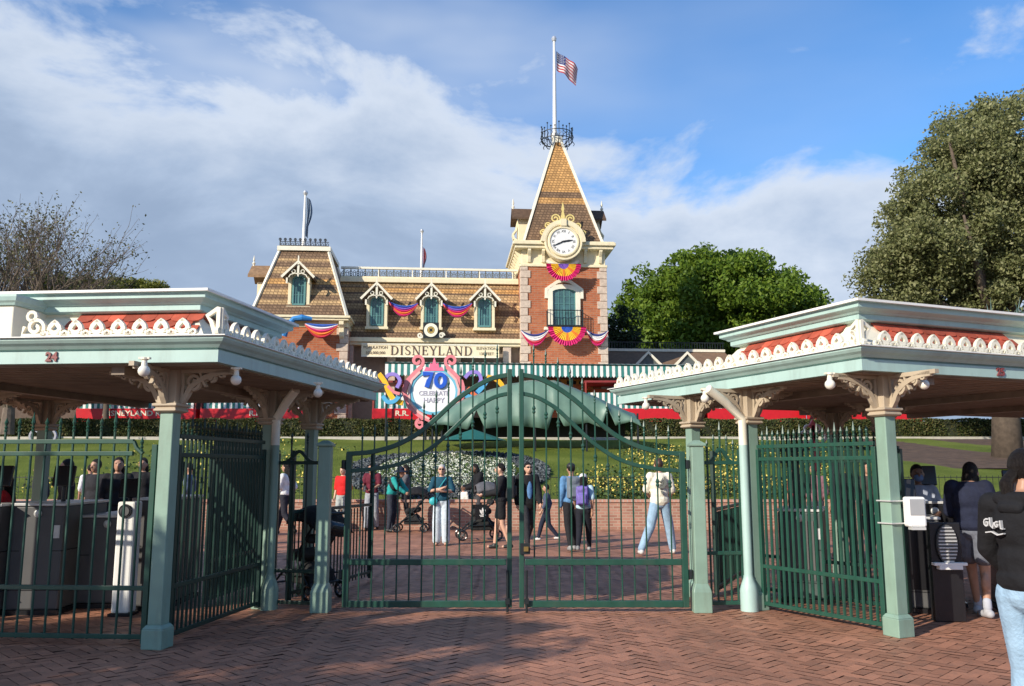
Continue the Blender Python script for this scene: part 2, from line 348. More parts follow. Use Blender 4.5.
# spire
zt=SZ(139,1.9); ub0,ub1=.12,TW-.12; cx=TW/2; ht=.22
sm_=shinglemat('tower_shingles',[(0,BRO),(SZ(204,1.0)-GZ,ORA),(SZ(197,1.1)-GZ,BRO),(SZ(192,1.2)-GZ,ORA)],0,20)
m=sb(); frust(m,ub0,ub1,ub0,ub1,zc+.14,cx-ht,cx+ht,cx-ht,cx+ht,zt); m.build('spire_roof',sm_,station)
m=sb()
for a in (0,1):
    for b in (0,1):
        p=Vector((ub1 if a else ub0, ub1 if b else ub0, zc+.14)); q_=Vector((cx+(ht if a else -ht),cx+(ht if b else -ht),zt)); m.tube([p,q_],.10,4)
m.box(cx-.27,cx+.27,cx-.27,cx+.27,zt-.02,zt+.35); m.build('hip_trim',creamW,station)
# side dormers of the spire
def side_dormer(sgn,nm_='roof_dormer'):
    zc0=SZ(235,2); z1=SZ(209,2)
    u_in=TW*.5; uo=(-.02 if sgn<0 else TW+.02)
    xs=(min(u_in,uo),max(u_in,uo))
    bd=sb().box(xs[0],xs[1],TW/2-.55,TW/2+.55,zc+.14,z1-.55)
    o=bd.build(nm_,cream,station,bevel=.02)
    r=sb(); e=.35*sgn; xo=uo+e
    pr=[(-.85,-.62),(0,.1),(.85,-.62),(.85,-.50),(0,.25),(-.85,-.50)]
    r.pl([(a,b) for a,b in pr],abs(xo-u_in),(Vector(((xo+u_in)/2,TW/2,z1-.1)),Vector((0,1,0)),Vector((0,0,1))))
    r.build('dormer_roof',mat('brown_shingle',(.10,.06,.035),.8,.25,5,island=.1),o)
    fi=sb().lathe((xo-.1*sgn,TW/2,z1),[(.05,0),(.05,.15),(.10,.25),(.03,.35),(.07,.45),(.01,.75)],8); fi.build('finial',creamW,o,smooth=True)
    bk=sb(); bk.strip([(0,0),(.1*sgn,-.5),(.28*sgn,-.75),(.22*sgn,-1.0),(.02*sgn,-1.15)],.1,.5,(Vector((uo,TW/2,z1-.7)),Vector((1,0,0)),Vector((0,0,1)))); bk.build('scroll',cream,o)
side_dormer(-1); side_dormer(1)
# widow's walk crown
m=sb(); R=.92
for z_ in (0.0,.42): m.tube([(cx+R*cos(2*PI*i/24),cx+R*sin(2*PI*i/24),zt+.15+z_) for i in range(24)],.028,5,closed=True)
for i in range(24):
    a=2*PI*i/24; x,y=cx+R*cos(a),cx+R*sin(a)
    m.tube([(x,y,zt+.1),(x,y,zt+.75 if i%3 else zt+.95)],.022,4)
    m.ell((x,y,zt+(.78 if i%3 else 1.0)),.055,6)
    x2,y2=cx+(R+.06)*cos(a+.13),cx+(R+.06)*sin(a+.13); m.tube([(x,y,zt+.2),(x2,y2,zt+.35),(x,y,zt+.5)],.02,4)
    if i%3==0:
        m.tube([(x,y,zt+.15),(cx+R*.75*cos(a),cx+R*.75*sin(a),zt-.15),(cx+R*.35*cos(a),cx+R*.35*sin(a),zt-.25),(cx+.2*cos(a),cx+.2*sin(a),zt-.05)],.03,5)
        xo,yo=cx+(R+.12)*cos(a),cx+(R+.12)*sin(a); m.tube([(x,y,zt+.15),(xo,yo,zt),(x*.5+xo*.5,y*.5+yo*.5,zt-.12)],.025,4)
m.build('roof_crown_railing',iron,station)
# window in tower
P0=PP(0,-.02,0)
wu0,wu1=SU(553),SU(575.5); wz0,wz1=SZ(326),SZ(288); wc=(wu0+wu1)/2; ww=(wu1-wu0)/2
def arch(u,hw,z0,z1,ri=.3,n=8): # outline with segmental head
    return [(u-hw,z0)]+[(u-hw*cos(PI*i/n),z1-ri+ri*sin(PI*i/n)) for i in range(n+1)]+[(u+hw,z0)]
def window(nm_,u,w,hw,z0,z1,surr=.12,par=station,gm=tealglass,fm=tealf,sm=cream,ri=.25,cols=2,rows=4,sill=True):
    fr=sb(); fr.strip(arch(u,hw,z0,z1,ri),.09,.10,(Vector((0,w-.03,0)),Vector((1,0,0)),Vector((0,0,1)))); fr.box(u-hw-.03,u+hw+.03,w-.08,w+.02,z0-.05,z0+.04)
    fo=fr.build(nm_,fm,par)
    sb().pl(arch(u,hw,z0,z1,ri),.03,(Vector((0,w-.01,0)),Vector((1,0,0)),Vector((0,0,1)))).build('pane',gm,fo)
    g=sb()
    for k in range(1,cols*2): g.box(u-hw+k*hw/cols-.013-(.014 if k==cols else 0),u-hw+k*hw/cols+.013+(.014 if k==cols else 0),w-.055,w-.027,z0,z1-.06)
    for k in range(1,rows): g.box(u-hw,u+hw,w-.052,w-.028,z0+k*(z1-z0)/rows-.012,z0+k*(z1-z0)/rows+.012)
    g.build('glazing_bar',fm,fo)
    return fo
to=window('window',wc,0,ww,wz0,wz1,ri=.22,cols=2,rows=5)
s_=sb(); s_.strip([(a,b) for a,b in arch(wc,ww+.14,wz0,wz1+.12,.26)],.26,.16,(Vector((0,-.06,0)),Vector((1,0,0)),Vector((0,0,1))))
s_.strip([(wc-ww-.36,wz1-.55),(wc-ww-.36,wz1-.05),(wc-ww*.6,wz1+.38),(wc,wz1+.46),(wc+ww*.6,wz1+.38),(wc+ww+.36,wz1-.05),(wc+ww+.36,wz1-.55)],.18,.14,(Vector((0,-.07,0)),Vector((1,0,0)),Vector((0,0,1))))
s_.box(wc-ww-.5,wc+ww+.5,-.3,0,wz0-.22,wz0-.06); s_.build('window_surround',creamW,to,bevel=.01)
b_=sb(); hb=SZ(311)
for (a,b) in ((wc-ww-.35,wc+ww+.35),):
    b_.tube([(a,0,hb),(a,-.5,hb),(b,-.5,hb),(b,0,hb)],.025,5); b_.tube([(a,0,wz0),(a,-.5,wz0),(b,-.5,wz0),(b,0,wz0)],.03,5)
    for k in range(13): u=a+(b-a)*k/12; b_.tube([(u,-.5,wz0),(u,-.5,hb+.05)],.014,4)
    for k in range(4): b_.tube([(a,-.12*k-.06,wz0),(a,-.12*k-.06,hb)],.014,4); b_.tube([(b,-.12*k-.06,wz0),(b,-.12*k-.06,hb)],.014,4)
b_.box(wc-ww-.38,wc+ww+.38,-.52,-.05,wz0-.06,wz0-.02); b_.build('balcony_rail',iron,to)
# clock
cz=SZ(241,-.5); cu_=SU(564,-.5); CR=13.3/833*45
ck=sb()
def disc(m,r0,r1,w0,w1,n=32,mi=0):
    vs=[];
    for (r,w_) in ((r0,w0),(r1,w1)):
        for i in range(n): a=2*PI*i/n; vs.append((cu_+r*cos(a),w_,cz+r*sin(a)))
    m.add(vs,[(i,(i+1)%n,n+(i+1)%n,n+i) for i in range(n)]+[tuple(range(n,2*n))],mi)
disc(ck,CR*1.42,CR*1.42,-.1,-.62); 
co=ck.build('clock',cream,station)
fr=sb()
for r,w_,rw in ((CR*1.38,-.63,.14),(CR*1.10,-.66,.16)): fr.tube([(cu_+r*cos(2*PI*i/32),w_,cz+r*sin(2*PI*i/32)) for i in range(32)],rw/2,6,closed=True)
fr.strip([(cu_+CR*1.55*cos(PI*i/16),cz+CR*1.55*sin(PI*i/16)) for i in range(17)],.22,.7,(Vector((0,-.35,0)),Vector((1,0,0)),Vector((0,0,1))))
fr.box(cu_-.16,cu_+.16,-.78,-.3,cz+CR*1.2,cz+CR*1.75); fr.build('clock_case',cream,co,smooth=True)
di=sb(); disc(di,CR,CR,-.5,-.68); di.build('dial',mat('dial_white',(.8,.8,.78),.4,.02),co)
nu=sb()
ROM=['XII','I','II','III','IIII','V','VI','VII','VIII','IX','X','XI']
for k,t in enumerate(ROM):
    a=PI/2-k*PI/6; x,y=cu_+CR*.8*cos(a),cz+CR*.8*sin(a); rt=a-PI/2
    nu.cut(); text_mesh(nu,t,.2,(Vector((x,-.688,y)),Vector((cos(rt),0,sin(rt))),Vector((-sin(rt),0,cos(rt)))),.006)
nu.build('numeral',iron,co)
hd=sb()
for ang,ln,wd,w_ in ((PI/2-math.radians(246),CR*.83,.045,-.71),(PI/2-math.radians(81),CR*.72,.065,-.70)):
    hd.strip([(cu_-.12*cos(ang),cz-.12*sin(ang)),(cu_+ln*.55*cos(ang),cz+ln*.55*sin(ang)),(cu_+ln*cos(ang),cz+ln*sin(ang))],[wd,wd*1.6,wd*.3],.012,(Vector((0,w_,0)),Vector((1,0,0)),Vector((0,0,1))))
hd.ell((cu_,-.71,cz),.05,8); hd.build('clock_hand',iron,co)
cs=sb(); P=(Vector((cu_,-.45,cz+CR*1.62)),Vector((1,0,0)),Vector((0,0,1)))
def spiral(cx_,cy_,r,turns=1.4,a0=0,sg=1,n=22): return [(cx_+r*(1-i/n*.8)*cos(a0+sg*2*PI*turns*i/n),cy_+r*(1-i/n*.8)*sin(a0+sg*2*PI*turns*i/n)) for i in range(n+1)]
for sg in (-1,1):
    cs.strip([(sg*.10,.0)]+spiral(sg*.42,.18,.26,1.5,PI if sg>0 else 0,-sg),.07,.08,P)
    cs.strip([(sg*.5,-.05)]+spiral(sg*.85,-.22,.17,1.3,PI*.8 if sg>0 else PI*.2,-sg),.06,.08,P)
    cs.strip([(sg*.75,-.35)]+spiral(sg*1.12,-.62,.16,1.3,PI*.7 if sg>0 else PI*.3,-sg),.06,.08,P)
cs.strip([(0,-.1),(0,.35),(0,.6),(0,.75),(0,1.1)],[.22,.2,.09,.16,.02],.09,P); cs.build('clock_crest',mat('crest_gold',(.72,.58,.22),.4,.08),co)
m=sb(); m.strip([(cu_-.9,cz-CR*1.35),(cu_-.5,cz-CR*1.75),(cu_,cz-CR*1.95),(cu_+.5,cz-CR*1.75),(cu_+.9,cz-CR*1.35)],[.1,.3,.5,.3,.1],.2,(Vector((0,-.2,0)),Vector((1,0,0)),Vector((0,0,1)))); m.build('clock_corbel',creamW,co)
# ---- main mansard section (between pavilion and tower)
WM=.55
pu1=SU(347.5,-.9)                 # pavilion right edge
mu0=pu1-.8; mu1=0.02
z_e=SZ(341,WM-.35); z_t=SZ(284,WM+1.3); 
bands=[]; k=0
zz=z_e-GZ; nb=10
sc=[(0,BRO)]
for yy,c in ((336,TAN),(331,BRO),(325,TAN),(318,BRO),(312,TAN),(306,BRO),(303,TAN),(296,BRO),(293,ORA),(289,BRO),(287,TAN)): sc.append((SZ(yy,WM+.7)-GZ,c))
sm2=shinglemat('mansard_shingles',sc,0,18)
m=sb(); frust(m,mu0,mu1,WM-.1,WM+7,z_e+.1,mu0,mu1,WM+1.3,WM+5.6,z_t); m.build('mansard_roof',sm2,station)
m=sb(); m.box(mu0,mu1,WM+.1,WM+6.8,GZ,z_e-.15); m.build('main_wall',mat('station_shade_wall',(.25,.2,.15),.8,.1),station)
m=sb(); m.box(mu0,mu1-.03,WM-.5,WM+.3,z_e-.14,z_e+.1); m.box(mu0,mu1-.03,WM-.38,WM+.3,z_e-.3,z_e-.14)
m.box(mu0,mu1-.03,WM+1.1,WM+1.6,z_t-.05,z_t+.2); m.box(mu0,mu1-.03,WM+1.2,WM+1.7,z_t+.2,z_t+.3)
m.build('eave_moulding',cream,station,bevel=.02)
# parapet rail and cresting
zr0=z_t+.3; zr1=SZ(269.3,WM+1.4)
m=sb(); m.box(mu0,mu1,WM+1.35,WM+1.5,zr1-.12,zr1); m.box(mu0,mu1,WM+5.3,WM+5.45,zr1-.12,zr1)
u=mu0+.2
while u<mu1: m.box(u-.03,u+.03,WM+1.39,WM+1.47,zr0,zr1-.12); u+=1.9
m.build('parapet_rail',creamW,station)
m=sb(); u=mu0+.15; hh=zr1-zr0-.1
while u<mu1-.1:
    P=(Vector((u,WM+1.43,zr0)),Vector((1,0,0)),Vector((0,0,1)))
    m.strip([(0,0),(0,hh*1.05)],.05,.04,P); m.strip([(-.17,0),(-.13,hh*.45),(0,hh*.8),(.13,hh*.45),(.17,0)],.04,.03,P); m.ring(P,(0,hh*.3),.08,.03,.03,8); m.ring(P,(.2,hh*.62),.06,.03,.03,8)
    u+=.4
m.box(mu0,mu1,WM+1.41,WM+1.45,zr0+.02,zr0+.06); m.build('roof_cresting',mat('verdigris_iron',(.10,.10,.08),.6,.2),station)
# dormers
def dormer(pxc,pyb,pyt,pya,hwpx,w,gablepx,par=station,depth=1.6):
    u=SU(pxc,w); hw=hwpx/833*(45+w); z0=SZ(pyb,w); z1=SZ(pyt,w); za=SZ(pya,w); g=gablepx/833*(45+w)
    d=sb(); d.box(u-hw,u-hw+.16,w,w+depth,z0,z1); d.box(u+hw-.16,u+hw,w,w+depth,z0,z1); d.box(u-hw-.06,u+hw+.06,w-.06,w+.5,z0-.12,z0+.02)
    d.box(u-hw+.16,u+hw-.16,w+.06,w+depth,z0+.02,z1)
    d.pl([(-hw,0),(hw,0),(0,(za-z1)*.9)],depth,(Vector((u,w+depth/2+.01,z1)),Vector((1,0,0)),Vector((0,0,1))))
    do=d.build('dormer',cream,par,bevel=.012)
    zg=z1-.12; rise=za-zg
    r=sb(); r.pl([(-g,0),(-g+.05,-.07),(0,rise-.1),(g-.05,-.07),(g,0),(0,rise)],depth+.55,(Vector((u,w+(depth-.45)/2,zg)),Vector((1,0,0)),Vector((0,0,1)))); r.build('dormer_roof',mat('brown_shingle',(.10,.06,.035),.8,.25,5),do)
    b=sb(); b.strip([(-g-.02,-.02),(0,rise+.05),(g+.02,-.02)],.13,.08,(Vector((u,w-.48,zg)),Vector((1,0,0)),Vector((0,0,1)))); b.strip([(0,rise-.12),(0,rise+.35)],[.10,.05],.07,(Vector((u,w-.47,zg)),Vector((1,0,0)),Vector((0,0,1))))
    Pb=(Vector((u,w-.44,zg)),Vector((1,0,0)),Vector((0,0,1)))
    for sg in (-1,1): b.ring(Pb,(sg*hw*.42,rise*.38),.09,.04,.05,10); b.strip([(sg*hw*.85,-.02),(sg*hw*.7,.12),(sg*hw*.3,.2),(0,.16)],.05,.05,Pb); b.strip([(sg*hw,-.05),(sg*hw,-.35)],.09,.08,Pb)
    b.strip([(0,rise-.1),(0,.15),(0,.02)],[.12,.1,.05],.05,Pb); b.build('bargeboard',creamW,do)
    window('window',u,w+.04,hw-.26,z0+.12,z1+.02,par=do,ri=.22,cols=2,rows=3)
    return u,z0,z1,hw
for pxc in (376.5,431,484.5): dormer(pxc,328.5,300,287.5,10.3,WM-.15,15)
# ---- left pavilion
WP=-.9; pu0=SU(262,WP); zpe=SZ(321,WP-.3); zpt=SZ(254.5,WP+1.5)
Pc=(SU(276.5,WP+1.5)+SU(326,WP+1.5))/2; ph=(SU(326,WP+1.5)-SU(276.5,WP+1.5))/2; pb0=SU(251,WP-.1); pb1=SU(347,WP-.1)
m=sb(); m.box(pu0,pu1,WP,WP+6.5,GZ,zpe-.4); m.build('pavilion_wall',brick,station)
m=sb(); m.box(pu0-.02,pu1+.02,WP-.05,WP+6.4,zpe-.4,zpe-.1); m.box(pb0-.1,pb1+.1,WP-.42,WP+6.9,zpe-.1,zpe+.02); m.box(pb0-.2,pb1+.2,WP-.5,WP+7,zpe+.02,zpe+.15)
for px in (342,): 
    u=SU(px,WP); m.pl([(0,0),(.38,0),(.38,-.2),(.2,-.35),(.15,-.8),(0,-.95)],.25,(Vector((u,WP,zpe-.1)),Vector((0,-1,0)),Vector((0,0,1))))
m.build('pavilion_cornice',cream,station,bevel=.02)
m=sb(); zz=GZ;i=0
while zz<zpe-.5: m.cut(); m.box(pu1-(.55 if i%2 else .38),pu1+.05,WP-.05,WP+.4,zz+.01,zz+.4); zz+=.41;i+=1
m.build('quoin',stone,station,bevel=.015)
sc=[(0,BRO)]
for yy,c in ((311,TAN),(306,BRO),(300,TAN),(294,BRO),(289,ORA),(283,BRO),(278,TAN),(270,BRO),(264,TAN),(260,BRO)): sc.append((SZ(yy,WP+.7)-GZ,c))
sm3=shinglemat('pavilion_shingles',sc,0,18)
m=sb(); vsx=frust(m,pb0,pb1,WP-.35,WP+6.8,zpe+.15,Pc-ph,Pc+ph,WP+1.5,WP+5,zpt); m.build('pavilion_roof',sm3,station)
m=sb()
for a,b in ((0,4),(1,5),(2,6),(3,7)): m.tube([vsx[a],vsx[b]],.10,4)
m.box(Pc-ph-.12,Pc+ph+.12,WP+1.35,WP+5.15,zpt-.02,zpt+.22); m.build('hip_trim',creamW,station)
m=sb(); u=Pc-ph; 
while u<=Pc+ph+.01:
    for ww_ in (WP+1.5,):
        P=(Vector((u,ww_,zpt+.2)),Vector((1,0,0)),Vector((0,0,1))); m.strip([(0,0),(0,.5)],.05,.04,P); m.ring(P,(.12,.15),.07,.03,.03,8); m.ring(P,(0,.42),.07,.04,.03,6)
    u+=.27
m.box(Pc-ph,Pc+ph,WP+1.48,WP+1.52,zpt+.26,zpt+.30); m.box(Pc-ph,Pc+ph,WP+1.48,WP+1.52,zpt+.48,zpt+.51); m.build('roof_cresting',iron,station)
dormer(297.5,309.5,280,268,10.6,WP-.05,15.5)
# side dormer on pavilion (left)
u0=SU(249,WP+3); u1=SU(270,WP+3); z1=SZ(272,WP+3); z0=SZ(288,WP+3)
o=sb().box(u0+.45,u1+1,WP+2.5,WP+3.5,z0-1.2,z0).build('roof_dormer',cream,station)
m=sb(); m.pl([(-.9,-.75),(0,.0),(.9,-.75),(.9,-.6),(0,.12),(-.9,-.6)],u1+1-u0,(Vector(((u0+u1+1)/2,WP+3,z1)),Vector((0,1,0)),Vector((0,0,1)))); m.build('dormer_roof',mat('tan_shingle',(.28,.17,.09),.8,.3,5),o)
sb().lathe((u0+.1,WP+3,z1),[(.05,0),(.05,.15),(.1,.25),(.03,.35),(.06,.42),(.01,.7)],8).build('finial',creamW,o)
# left shaded wall under main roof / porch posts / sign board
m=sb()
for px in (350,392,457,507): u=SU(px,WM-.2); m.cut(); m.box(u-.22,u+.22,WM-.3,WM+.05,GZ,z_e-.3)
m.build('porch_pilaster',stone,station,bevel=.02)
sg=sb(); su0,su1=SU(362,WM-.7),SU(499,WM-.7); sz0,sz1=SZ(357.5,WM-.7),SZ(345.5,WM-.7)
sg.box(su0,su1,WM-.72,WM-.62,sz0,sz1); so_=sg.build('name_board',cream,station)
m=sb(); Ps=(Vector(((su0+su1)/2,WM-.72,(sz0+sz1)/2)),Vector((1,0,0)),Vector((0,0,1)))
hw_=(su1-su0)/2; hh_=(sz1-sz0)/2; m.strip([(-hw_,-hh_),(hw_,-hh_),(hw_,hh_),(-hw_,hh_)],.07,.05,Ps,closed=True); m.build('board_frame',creamW,so_)
# serif letters
def letters(m,txt,x0,cw,h,P,th=.01):
    o_,ex,ey=P; T=.125*h; t=T*.36
    def st(pts,w_): m.strip([(x+a*h,b*h-h/2) for a,b in pts],w_,th,P)
    def serif(a,b,wd=.26): m.strip([(x+(a-wd/2)*h,b*h-h/2+(t*.4 if b<.5 else -t*.4)),(x+(a+wd/2)*h,b*h-h/2+(t*.4 if b<.5 else -t*.4))],t*.9,th*1.1,P)
    x=x0
    for c in txt:
        if c=='D':
            st([(.15,0),(.15,1)],T); serif(.15,0);serif(.15,1)
            st([(.15,.97),(.4,.97),(.58,.88),(.68,.68),(.70,.5),(.68,.32),(.58,.12),(.4,.03),(.15,.03)],[t,t,T*.8,T,T,T,T*.8,t,t]); wd=.98
        elif c=='I': st([(.12,0),(.12,1)],T); serif(.12,0);serif(.12,1); wd=.45
        elif c=='S': st([(.5,.78),(.45,.93),(.3,.98),(.12,.92),(.06,.74),(.16,.58),(.4,.44),(.5,.28),(.44,.08),(.26,.02),(.1,.07),(.04,.24)],[t,t,t*1.3,T*.6,T*.9,T,T,T*.9,T*.6,t*1.2,t,t]); wd=.76
        elif c=='N': st([(.1,0),(.1,1)],t); st([(.1,1),(.66,.0)],T); st([(.66,0),(.66,1)],t); serif(.1,0);serif(.06,1);serif(.66,1); wd=.96
        elif c=='E':
            st([(.12,0),(.12,1)],T); st([(.1,.97),(.52,.97)],t);st([(.1,.03),(.54,.03)],t);st([(.1,.51),(.4,.51)],t); st([(.52,.98),(.53,.78)],[t*1.6,t*.5]);st([(.54,.02),(.56,.24)],[t*1.6,t*.5]);st([(.4,.40),(.4,.62)],t); serif(.08,0,.2);serif(.08,1,.2); wd=.78
        elif c=='Y': st([(.06,1),(.34,.48)],T); st([(.62,1),(.36,.48)],t); st([(.35,.5),(.35,0)],T); serif(.06,1);serif(.62,1);serif(.35,0); wd=.86
        elif c=='L': st([(.12,0),(.12,1)],T); st([(.1,.03),(.54,.03)],t); st([(.54,.02),(.56,.28)],[t*1.6,t*.5]); serif(.12,1); serif(.08,0,.2); wd=.76
        elif c=='A': st([(.08,0),(.36,1)],t); st([(.34,1),(.64,0)],T); st([(.18,.33),(.52,.33)],t); serif(.08,0);serif(.64,0); wd=.90
        else: wd=.4
        x+=wd*h*1.0
    return x
tmp=MB(); wid=letters(tmp,'DISNEYLAND',0,.62,1,(Vector((0,0,0)),Vector((1,0,0)),Vector((0,0,1))))
tu0,tu1=SU(391,WM-.75),SU(474,WM-.75); h_=SZ(347.3,WM-.75)-SZ(356.2,WM-.75)
sx=(tu1-tu0)/(wid*h_)
m=sb(); letters(m,'DISNEYLAND',0,.62,h_,(Vector((tu0,WM-.74,(sz0+sz1)/2)),Vector((sx,0,0)),Vector((0,0,1))),.02)
m.build('name_lettering',mat('sign_brown',(.10,.045,.03),.5,.05),so_)
m=sb()
for t,px,dy in (('POPULATION',376,1),('500,000,000',376,-1),('ELEVATION',486.5,1),('138 FEET',486.5,-1)):
    m.cut(); text_mesh(m,t,.21,(Vector((SU(px,WM-.75),WM-.735,(sz0+sz1)/2+dy*.145)),Vector((1,0,0)),Vector((0,0,1))),.012)
m.build('small_lettering',mat('sign_bronze',(.22,.15,.08),.5,.05),so_)
# round emblem above board
eu=SU(431,WM-.6); ez=SZ(331.5,WM-.6); er=7.8/833*45
m=sb(); m.box(eu-er,eu+er,WM-.75,WM-.62,ez-er,ez+er); eo=m.build('roundel',iron,station)
m=sb(); P=(Vector((eu,WM-.78,ez)),Vector((1,0,0)),Vector((0,0,1))); m.ring(P,(0,0),er*.68,er*.4,.05,24); m.build('roundel_ring',creamW,eo)
m=sb(); m.pl([(er*.42*cos(i*PI/8),er*.42*sin(i*PI/8)) for i in range(16)],.06,P); m.build('roundel_centre',gold,eo)
m=sb(); 
for k in range(8): a=k*PI/4; m.strip([(0,0),(er*.36*cos(a),er*.36*sin(a))],.035,.07,P)
m.ring(P,(0,0),er*.12,.05,.075,8); m.build('roundel_spokes',iron,eo)
m=sb()
for sg_ in (-1,1):
    P=(Vector((eu+sg_*(er+.15),WM-.68,ez-er+.15)),Vector((1,0,0)),Vector((0,0,1))); m.cut(); m.strip(spiral(0,0,.16,1.3,0,sg_),.08,.08,P)
m.build('roundel_scroll',creamW,eo)
# ---- striped platform awning
WA=-3.6; za=SZ(364,WA); za1=SZ(376.5,WA); au0=SU(386,WA); au1=SU(722,WA)
wt=mat('awning_white',(.78,.78,.75),.7,.06); wg=mat('awning_teal',(.03,.20,.18),.7,.1)
m=sb(); u=au0;k=0; pw=.152
while u<au1:
    n=5; vsx=[(u,0.3,za+.55),(u+pw,0.3,za+.55),(u+pw,WA,za),(u,WA,za),(u+pw,WA-.03,za1+.06),(u+pw/2,WA-.03,za1-.03),(u,WA-.03,za1+.06)]
    m.add(vsx,[(0,3,2,1),(3,6,5,4,2)],k%2); u+=pw;k+=1
ao=m.build('platform_awning',[wt,wg],station)
m=sb()
for px in (388,452,509,541,572,628,690): uu=SU(px,WA); m.tube([(uu,WA+.15,GZ),(uu,WA+.15,za+.05)],.05,6)
m.tube([(au0,WA,za),(au1,WA,za)],.045,6); m.build('awning_post',green,station)
# platform level things: ticket counter and red rear wall
m=sb(); m.box(SU(590,-1.5),SU(640,-1.5),-2.0,-1.2,GZ,SZ(389,-1.6)); m.box(SU(545,-1.8),SU(590,-1.8),-1.9,-1.5,SZ(389,-1.8),SZ(384,-1.8)); m.build('platform_counter',mat('orange_wood',(.45,.16,.04),.5,.15),station)
m=sb(); m.box(SU(537,-.2),SU(592,-.2),-.25,-.05,SZ(392,-.2),SZ(379,-.2)); m.build('ticket_window_panel',mat('amber_wood',(.55,.28,.05),.5,.15),station)
m=sb()
for px in (543,556,571,583): uu=SU(px,-.3); m.cut(); m.box(uu-.25,uu+.25,-.29,-.26,SZ(387,-.3),SZ(380.5,-.3))
m.build('ticket_window',dark,station)
# ---- low right wing
WR=3.0; ru0=TW-.5; ru1=SU(735,WR); zre=SZ(366,WR-.8); zrt=SZ(350,WR+2)
m=sb(); frust(m,ru0,ru1,WR-.8,WR+6,zre,ru0,ru1,WR+2,WR+3,zrt); m.build('wing_roof',mat('wing_brown_shingle',(.20,.12,.07),.85,.2,6,bump=.4,bscale=12),station)
m=sb(); m.box(ru0+.9,ru1,WR+1.9,WR+2.3,zrt,zrt+.16); m.box(ru0,ru1,WR-.9,WR-.7,zre-.12,zre); m.build('ridge_trim',creamW,station)
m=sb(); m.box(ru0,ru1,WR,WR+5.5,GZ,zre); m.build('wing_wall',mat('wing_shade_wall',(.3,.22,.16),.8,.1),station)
for px in (649,688):
    u=SU(px,WR-.9); g=.85; zg=SZ(366,WR-.9); r=SZ(350,WR-.9)-zg
    o=sb().pl([(-g,0),(g,0),(0,r*.9)],1.5,(Vector((u,WR+.2,zg)),Vector((1,0,0)),Vector((0,0,1)))).build('wing_gable',mat('gable_slate',(.10,.12,.12),.7,.1),station)
    sb().strip([(-g-.1,-.05),(0,r),(g+.1,-.05)],.16,.12,(Vector((u,WR-.6,zg)),Vector((1,0,0)),Vector((0,0,1)))).build('bargeboard',creamW,o)
m=sb(); u=ru0
while u<ru1: m.box(u,u+.03,WR+2,WR+2.05,zrt+.16,zrt+.6); u+=.16
m.box(ru0,ru1,WR+2,WR+2.05,zrt+.55,zrt+.6); m.build('roof_railing',iron,station)
# platform slab
m=sb(); m.box(SU(75),SU(960),-3.9,0.5,GZ-.3,GZ+.25); m.build('platform',mat('platform_concrete',(.3,.28,.25),.8,.1),station)
# platform back left of the pavilion
m=sb(); m.box(-36,pu0-.1,1.0,6,GZ,GZ+2.9); m.build('waiting_shed',mat('shed_brown',(.12,.08,.06),.8,.2),station)
# ---- bunting: fans and swags (cloth hung on the station)
pink=mat('bunting_magenta',(.62,.02,.16),.7,.1); yel=mat('bunting_yellow',(.80,.50,.04),.7,.1); blu=mat('bunting_blue',(.04,.12,.50),.7,.1); wht=mat('bunting_white',(.8,.78,.75),.7,.05); red=mat('bunting_red',(.55,.03,.06),.7,.1); org=mat('bunting_orange',(.80,.25,.04),.7,.1); pur=mat('bunting_purple',(.25,.12,.50),.7,.1); navy=mat('bunting_navy',(.03,.05,.22),.7,.1)
def local_thing_cloth(m,name,mats,label,group=None):
    o=m.build(name,mats); o.name=name; 
    return tag(o,label,'bunting',group)
def fan(px,py,Rpx,w,cols,label):
    u,z=S(px,py,w); R=Rpx/833*(45+w); m=sb(); n=44; rr=[0,.3,.72,1.0]
    vs=[];
    for i in range(n+1):
        a=PI+PI*i/n; zig=.05*(1 if i%2 else -1)
        for k,r in enumerate(rr): vs.append((u+R*r*cos(a),w+zig*r-.04,z+R*r*sin(a)+(.05*R*(1 if (i//2)%2 else 0) if k==3 else 0)))
    K=len(rr)
    for i in range(n):
        for k in range(K-1):
            m.add([vs[i*K+k],vs[(i+1)*K+k],vs[(i+1)*K+k+1],vs[i*K+k+1]],[(0,1,2,3)],(k if not(k==2) else 2) if not (k==1 and (i//3)%4==3) else 3)
    return local_thing_cloth(m,'bunting_fan',cols,label)
fan(563.5,264,18,-.75,[pur,yel,pink,org],'small pleated yellow and magenta fan bunting directly under the tower clock')
fan(567,327,19.5,-.62,[blu,yel,pink,org],'large pleated yellow and magenta fan bunting below the tower window balcony')
def swag(p0,p1,sag,w,cols,label,name='bunting_swag',drop=6,group=None,w2=None):
    (u0,z0),(u1,z1)=S(*p0,w),S(*p1,w); w2=w if w2 is None else w2
    sc_=(45+w)/833; m=sb(); n=22; K=len(cols)
    rows=[]
    for i in range(n+1):
        t=i/n; e=1-(2*t-1)**2
        top=(z0+(z1-z0)*t)-sag[0]*sc_*e; bot=(z0+(z1-z0)*t)-.12-sag[1]*sc_*e
        row=[]
        for k in range(2*K+1):
            f=k/(2*K); row.append((u0+(u1-u0)*t,w+(w2-w)*t-.05-(.10 if k%2 else .02)*e,top+(bot-top)*f))
        rows.append(row)
    for i in range(n):
        for k in range(2*K): m.add([rows[i][k],rows[i+1][k],rows[i+1][k+1],rows[i][k+1]],[(0,3,2,1)],k//2)
    return local_thing_cloth(m,name,cols,label,group)
swag((521,330),(549,329),(5,15),-.2,[navy,wht,wht,red,pink],'navy, white and red swag bunting left of the tower window')
swag((586,329),(608,330),(5,15),-.2,[navy,wht,wht,red,pink],'navy, white and red swag bunting right of the tower window')
